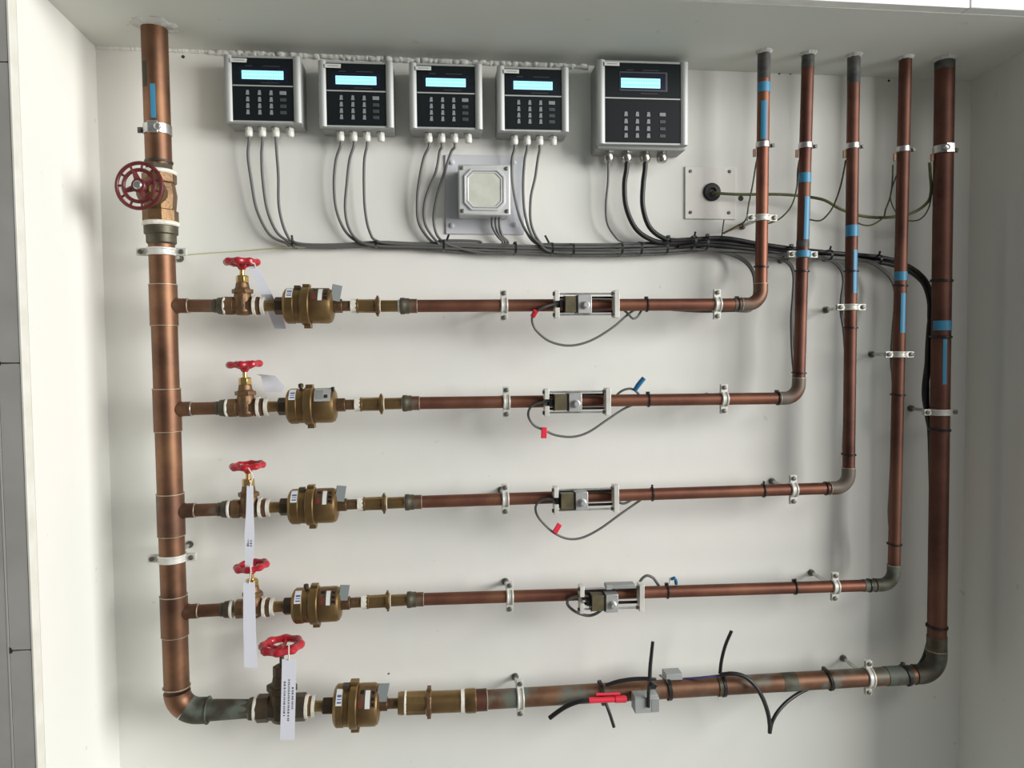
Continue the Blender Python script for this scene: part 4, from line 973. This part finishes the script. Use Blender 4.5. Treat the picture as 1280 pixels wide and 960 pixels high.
# ------------------------------------------------------------------ clamp-on sensors
def sensor(label, idx, x0p, x1p, blk, low=0, second=False):
    p0, p1 = rowp(idx, x0p), rowp(idx, x1p); c = (p0+p1)/2; L_ = (p1-p0).length; u = SZ[idx][4]
    root = empty('flow_sensor', c, label, 'sensor', 'clamp-on flow sensors'); root.rotation_euler = (0, math.atan2(-u.z, u.x), 0)
    hz = .0245; yf0, yf1 = -.034, -.0125
    for s in (-1, 1):
        m = MB(); x = s*L_/2
        if s < 0: m.b2(x-.004, x+.004, yf0, yf1, .006, hz); m.b2(x-.004, x+.004, yf0, yf1, -hz, -.006); m.b2(x-.003, x+.003, yf1-.004, yf1, -.007, .007)
        else: m.b2(x-.0045, x+.0045, yf0, yf1, -hz, hz)
        e_ = m.build('end_plate', 'clamp', root, bevel=.0006, label='white end plate')
        m = MB()
        for z in (-hz+.006, hz-.006): m.lathe([(0, .0035), (.003, .0035)], (x-s*.009 if s > 0 else x-.004, yf0+.007, z), (-1, 0, 0) if s < 0 else (1, 0, 0), 6)
        m.build('nut', 'dsteel', e_, label='dull nut')
    for z in (-hz+.006, hz-.006):
        MB().cyl((-L_/2, yf0+.007, z), (L_/2, yf0+.007, z), .0017, 12).build('rod', 'steel', root)
    for s in (-1, 1): MB().b2(-L_/2+.004, L_/2-.004, -.017, -.0125, s*.0125-.0020, s*.0125+.0020).build('rail', 'tie', root, label='black rail')
    sc = 1/690.
    xa, xb, xc, xd = [(v-(x0p+x1p)/2)*sc for v in blk]
    t = MB().b2(xa, xb, -.036, -.0128, -.0140+low, .0140+low).build('transducer', 'olive', root, bevel=.0008, label='olive brown transducer block')
    m = MB(); m.b2(xa-.0010, xa, -.034, -.0128, -.015+low, .015+low); m.b2(xa-.008, xa-.0005, -.030, -.014, -.006+low, .006+low); m.build('bracket', 'tie', t, label='black bracket'); MB().b2(xb, xb+.0012, -.037, -.0128, -.0155+low, .0155+low).build('bracket', 'tie', t, label='black bracket')
    t = MB().b2(xc, xd, -.038, -.0128, -.0165+low, .0165+low).build('pressure_block', 'alub', root, bevel=.0008, label='brushed aluminium block')
    MB().lathe([(0, .0068), (.004, .0068), (.0045, .0055), (.008, .0052), (.009, .004)], ((xc+xd)/2+.001, -.038, low-.002), (0, -1, 0), 20).build('knob', 'alub', t)
    if second:
        t = MB().b2((753-(x0p+x1p)/2)*sc, (790-(x0p+x1p)/2)*sc, -.030, -.010, .0180, .0250).build('transducer', 'case', root, bevel=.0008, label='dark grey upper transducer')
        MB().b2((753-(x0p+x1p)/2)*sc, (760-(x0p+x1p)/2)*sc, -.0315, -.030, .0175, .0255).build('end_cap', 'alub', t)
    return root
sensor('clamp-on flow sensor on the top branch, olive block at left', 0, 693, 766, (702, 716, 717.5, 734.5))
sensor('clamp-on flow sensor on the second branch, square silver block with round knob', 1, 680.5, 755.5, (689, 705, 706.5, 722.5))
sensor('clamp-on flow sensor on the third branch, slightly tilted', 2, 692, 765.5, (696.5, 713, 714.5, 730), -.001)
sensor('clamp-on flow sensor on the fourth branch, blocks hung low and a bar on top', 3, 723.5, 796.5, (734, 750, 751.5, 767), -.006, True)
def scable(pts, ds, label, r=.0022):
    n = len(pts)-1; m = [at(x, y, ds[min(i, len(ds)-1)]) for i, (x, y) in enumerate(pts)]
    return cable(m, r, 'grey', label, 'cable', 'sensor cables looping off the branches')
A = scable([(699, 379), (690, 381), (680, 384), (671, 389), (665.5, 396), (666, 405), (672, 415), (688, 427), (712, 432), (738, 426), (765, 410), (785, 393), (796, 386), (806, 384)], [.112, .112, .11, .10, .095, .093, .09, .088, .086, .084, .080, .076, .074, .073], 'grey cable hanging in a wide loop under the top branch sensor')
MB().cyl(at(670, 388.5, .104)-A.location, at(666, 395.5, .097)-A.location, .0048, 14).build('marker_sleeve', 'redsleeve', A, label='red marker sleeve')
scable([(778, 386), (785, 392), (791, 398), (797, 396), (802, 388), (806, 384)], [.076, .08, .082, .08, .076, .073], 'short grey cable twist right of the top branch sensor')
A = scable([(687, 501), (678, 503), (667, 506), (661, 513), (661, 522), (668, 532), (680, 537.5), (695, 544), (716, 546), (736, 540), (760, 524), (780, 511), (795, 505), (805, 503)], [.112, .11, .10, .095, .093, .09, .09, .088, .086, .084, .08, .076, .074, .073], 'grey cable loop with red flag under the second branch sensor')
MB().box(at(680, 541, .0925)-A.location, (.0105, .004, .020), Matrix.Rotation(.05, 3, 'Y')).build('marker_flag', 'redsleeve', A, bevel=.001, label='red marker flag')
A = scable([(768, 498), (774, 491), (781, 487), (789, 486), (796, 490), (801, 497)], [.073, .076, .078, .078, .076, .073], 'short grey cable arch with blue flag above the second branch')
MB().tube([at(793, 488.5, .08)-A.location, at(798, 481, .082)-A.location, at(805, 472.5, .083)-A.location], .0045, 10, [.0042, .0046, .0044]).build('marker_flag', 'bluemark', A, label='blue marker flag')
A = scable([(696, 625), (685, 624), (675, 626), (669.5, 634), (672, 645), (682, 657), (694, 667), (710, 673.5), (728, 672), (750, 661), (775, 643), (795, 629), (805, 622)], [.112, .11, .10, .095, .093, .09, .09, .088, .086, .084, .080, .075, .073], 'grey cable loop with red flag under the third branch sensor')
MB().box(at(696.5, 660.5, .094)-A.location, (.0095, .004, .019), Matrix.Rotation(.55, 3, 'Y')).build('marker_flag', 'redsleeve', A, bevel=.001, label='red marker flag')
scable([(767, 622), (772, 627), (779, 629.5), (786, 627), (793, 622)], [.074, .08, .082, .08, .074], 'short grey cable dip right of the third branch sensor')
scable([(736, 746), (728, 745), (716, 747), (709.5, 751), (711, 758), (722, 766), (736, 769.5), (747, 766), (756, 758)], [.112, .112, .11, .105, .1, .1, .1, .105, .115], 'grey cable curl under the fourth branch sensor', .0027)
A = scable([(799, 729), (803, 723), (809, 719.5), (816, 722), (820, 727), (824, 733)], [.085, .085, .085, .085, .08, .074], 'grey cable arch right of the fourth branch sensor', .0027)
m = empty('marker_flag', at(841, 727, .085), 'small blue cable marker on the fourth branch right of the sensor', 'marker')
MB().tube([V((-.004, -.004, .006)), V((.001, -.006, .009)), V((.004, -.005, .004)), V((.006, -.002, -.004))], .0032, 10).build('sleeve', 'bluemark', m)
MB().box((-.006, -.003, .003), (.003, .005, .011)).build('tab', 'sticker', m, bevel=.0004, label='white tab')
# bottom branch sensor: grey blocks, red sleeve, black leads
a = rowp(4, 799); u = SZ[4][4]
root = empty('flow_sensor', a, 'plain grey sensor block with red-sleeved black lead on the bottom branch', 'sensor', 'grey sensor blocks'); root.rotation_euler = (0, math.atan2(-u.z, u.x), 0)
MB().prism([(-.046, -.020), (-.046, .006), (-.040, .010), (-.0185, .010), (-.0185, -.020)], -.020, .024).build('block', 'greyblock', root, bevel=.0006)
MB().prism([(-.0465, -.018), (-.0465, .005), (-.044, .008), (-.044, -.019)], .010, .0245).build('end_notch', 'case', root, bevel=.0004)
ld = empty('sensor_lead', at(735, 877, .125), 'black sensor lead with red sleeve on the front of the bottom branch', 'cable')
Lq = lambda p: p-ld.location
MB().tube([Lq(p) for p in smooth([at(785, 873.5, .122), at(770, 874, .122), at(735, 875.5, .122), at(722, 877.5, .12), at(708, 883, .115), at(697, 890, .11), at(687, 897.5, .105)], 6)], .0042, 12).build('lead', 'black', ld)
MB().tube([Lq(at(736, 875.4, .122)), Lq(at(783, 873.7, .122))], .0052, 14).build('sleeve', 'redsleeve', ld, label='red sleeve')
MB().tube([Lq(at(769, 874.2, .122)), Lq(at(782, 873.8, .122))], .0063, 14).build('sleeve', 'redsleeve', ld, label='thicker end of the red sleeve')
MB().tube([Lq(at(745, 868, .119)), Lq(at(775, 867, .119))], .0025, 10).build('sleeve', 'redsleeve', ld, label='thin upper red sleeve')
b = rowp(4, 846)
root = empty('flow_sensor', b, 'grey sensor block behind the top edge of the bottom branch', 'sensor', 'grey sensor blocks'); root.rotation_euler = (0, math.atan2(-u.z, u.x), 0)
MB().prism([(.006, .010), (-.004, .0185), (-.004, .030), (.022, .030), (.022, .010)], -.022, .010).build('block', 'greyblock', root, bevel=.0008)
for k in range(2):
    cable([at(757, 857-k, .108), at(772, 853-2*k, .112), at(790, 850-2*k, .115), at(808, 849-1.5*k, .118), at(820, 849, .118)], .0024, 'black', ['lower', 'upper'][k]+' of two black leads curving up to the tall tie on the bottom branch', 'cable')
cable([at(848, 849, .085), at(870, 847.5, .095), at(890, 845.5, .1), at(903, 844, .1)], .0022, 'purple', 'blue violet wire along the top of the bottom branch', 'wire')
cable([at(900, 843.5, .105), at(915, 842, .112), at(929, 845, .116), at(942, 855, .12), at(953, 872, .12), at(959.5, 890, .118), at(962, 905, .115), at(962.2, 916, .113)], .0040, 'black', 'black lead drooping over the front of the bottom branch to a point', 'cable')
cable([at(962.5, 914, .108), at(965, 903, .105), at(972, 890, .1), at(984, 877, .09), at(998, 867, .08), at(1012, 860, .074)], .0036, 'black', 'black lead rising from the point back behind the bottom branch', 'cable')
# ------------------------------------------------------------------ valve tags
def vtag(label, quad, d, curve=0, text=0, string=None, mt='paper'):
    """thin tag through left/right edge pixels from top to bottom, thick sheet"""
    n = len(quad); m = MB(); c = at((quad[0][0]+quad[0][2])/2, quad[0][1], d[0])
    root = empty('valve_tag', c, label, 'tag', 'white valve tags')
    pts = []
    for i, (xl, y, xr) in enumerate(quad):
        a = at(xl, y, d[i]); b = at(xr, y, d[i]+(curve if i else 0)); pts.append((a-c, b-c))
    th = V((0, .0006, 0))
    for a, b in pts: m.v += [a, b, a+th, b+th]
    for i in range(n-1):
        k = 4*i; m.f += [(k, k+1, k+5, k+4), (k+2, k+6, k+7, k+3), (k, k+4, k+6, k+2), (k+1, k+3, k+7, k+5)]
    m.f += [(0, 2, 3, 1), (4*n-4, 4*n-3, 4*n-1, 4*n-2)]
    sh = m.build('sheet', mt, root)
    if text:
        rr = random.Random(5); mm = MB()
        for fx, y0, y1 in text:
            y = y0
            while y < y1:
                L_ = rr.choice((1.6, 2.2, 2.8)); xl = quad[0][0]+(quad[-1][0]-quad[0][0])*(y-quad[0][1])/(quad[-1][1]-quad[0][1]); xr = quad[0][2]+(quad[-1][2]-quad[0][2])*(y-quad[0][1])/(quad[-1][1]-quad[0][1])
                x = xl+(xr-xl)*fx; p = at(x, y, d[0]+.0004)-c
                for q in range(2): mm.box(p+V((-.0007+q*.0014, 0, rr.uniform(-.0003, .0003))), (.0008, .0003, L_/700*.8))
                mm.box(p, (.0024, .0003, .0006))
                y += L_+.9
        mm.build('print', 'ink', sh, label='small faded rows of print')
    if string: MB().tube([at(x, y, dd)-c for x, y, dd in string], .0012, 8).build('string', 'string', root, label='pale loop of string')
    return root
dw = lambda i: .09+.03
vtag('white tag hanging askew from the top branch handwheel, passing behind the pipe', [(311, 334, 322), (316, 347, 330), (326, 368, 340), (331, 380, 345), (337, 395, 353), (343, 411, 358)], [.108, .106, .095, .07, .060, .055], 0, [], [(314, 328, .118), (318, 329.5, .117), (319.5, 334, .110)])
vtag('pale tag of the second branch handwheel turned back towards the wall', [(320, 468, 328), (326, 470, 345), (329, 483, 356), (330, 490, 352)], [.085, .072, .05, .045], -.012)
vtag('long narrow white tag hanging from the third branch handwheel', [(308.5, 607, 316.5), (307.5, 640, 317), (305.5, 670, 318), (306.5, 708, 316), (306.5, 716, 316)], [.118, .119, .119, .115, .112], 0, [(.5, 640, 655), (.35, 660, 684), (.75, 660, 684)], [(310, 584.5, .117), (313, 589, .121), (316, 595, .120), (312.5, 608, .1185)])
vtag('blank white tag hanging from the fourth branch handwheel', [(304, 728, 318.5), (304, 780, 319.5), (305.5, 834.5, 321.5)], [.121, .121, .121], 0, [], [(313, 706, .121), (313.5, 714, .123), (313, 722, .122), (311, 729, .1215)])
vtag('white tag with rows of print hanging from the bottom branch handwheel', [(352.5, 824, 370), (351.5, 870, 369.5), (350, 925, 368)], [.128, .128, .128], 0, [(.25, 853, 897), (.55, 850, 903), (.82, 860, 886)], [(361, 806, .131), (361, 815, .132), (361, 825, .1285)])
# ================================================================== light
w = bpy.data.worlds.new('world'); bpy.context.scene.world = w; w.use_nodes = True
bg = w.node_tree.nodes['Background']; bg.inputs[0].default_value = (.88, .95, 1.0, 1); bg.inputs[1].default_value = .10
def area(name, loc, target, sx, sy, power, col):
    l = bpy.data.lights.new(name, 'AREA'); l.shape = 'RECTANGLE'; l.size = sx; l.size_y = sy; l.energy = power; l.color = col
    o = bpy.data.objects.new(name, l); C.objects.link(o); o.location = loc
    o.rotation_euler = (V(target)-V(loc)).to_track_quat('-Z', 'Y').to_euler(); return o
area('window_daylight', (4.2, -2.5, 2.2), (-.3, 0, 1.35), 3.2, 1.9, 305, (1, .995, .975))
area('ceiling_lamp', (1.3, -1.9, 2.6), (.0, 0, 1.3), 1.2, .6, 8, (1, .99, .96))
sc = bpy.context.scene
sc.view_settings.view_transform = 'Standard'; sc.view_settings.look = 'None'; sc.view_settings.gamma = 1; sc.view_settings.exposure = .08
sc.view_settings.use_curve_mapping = False
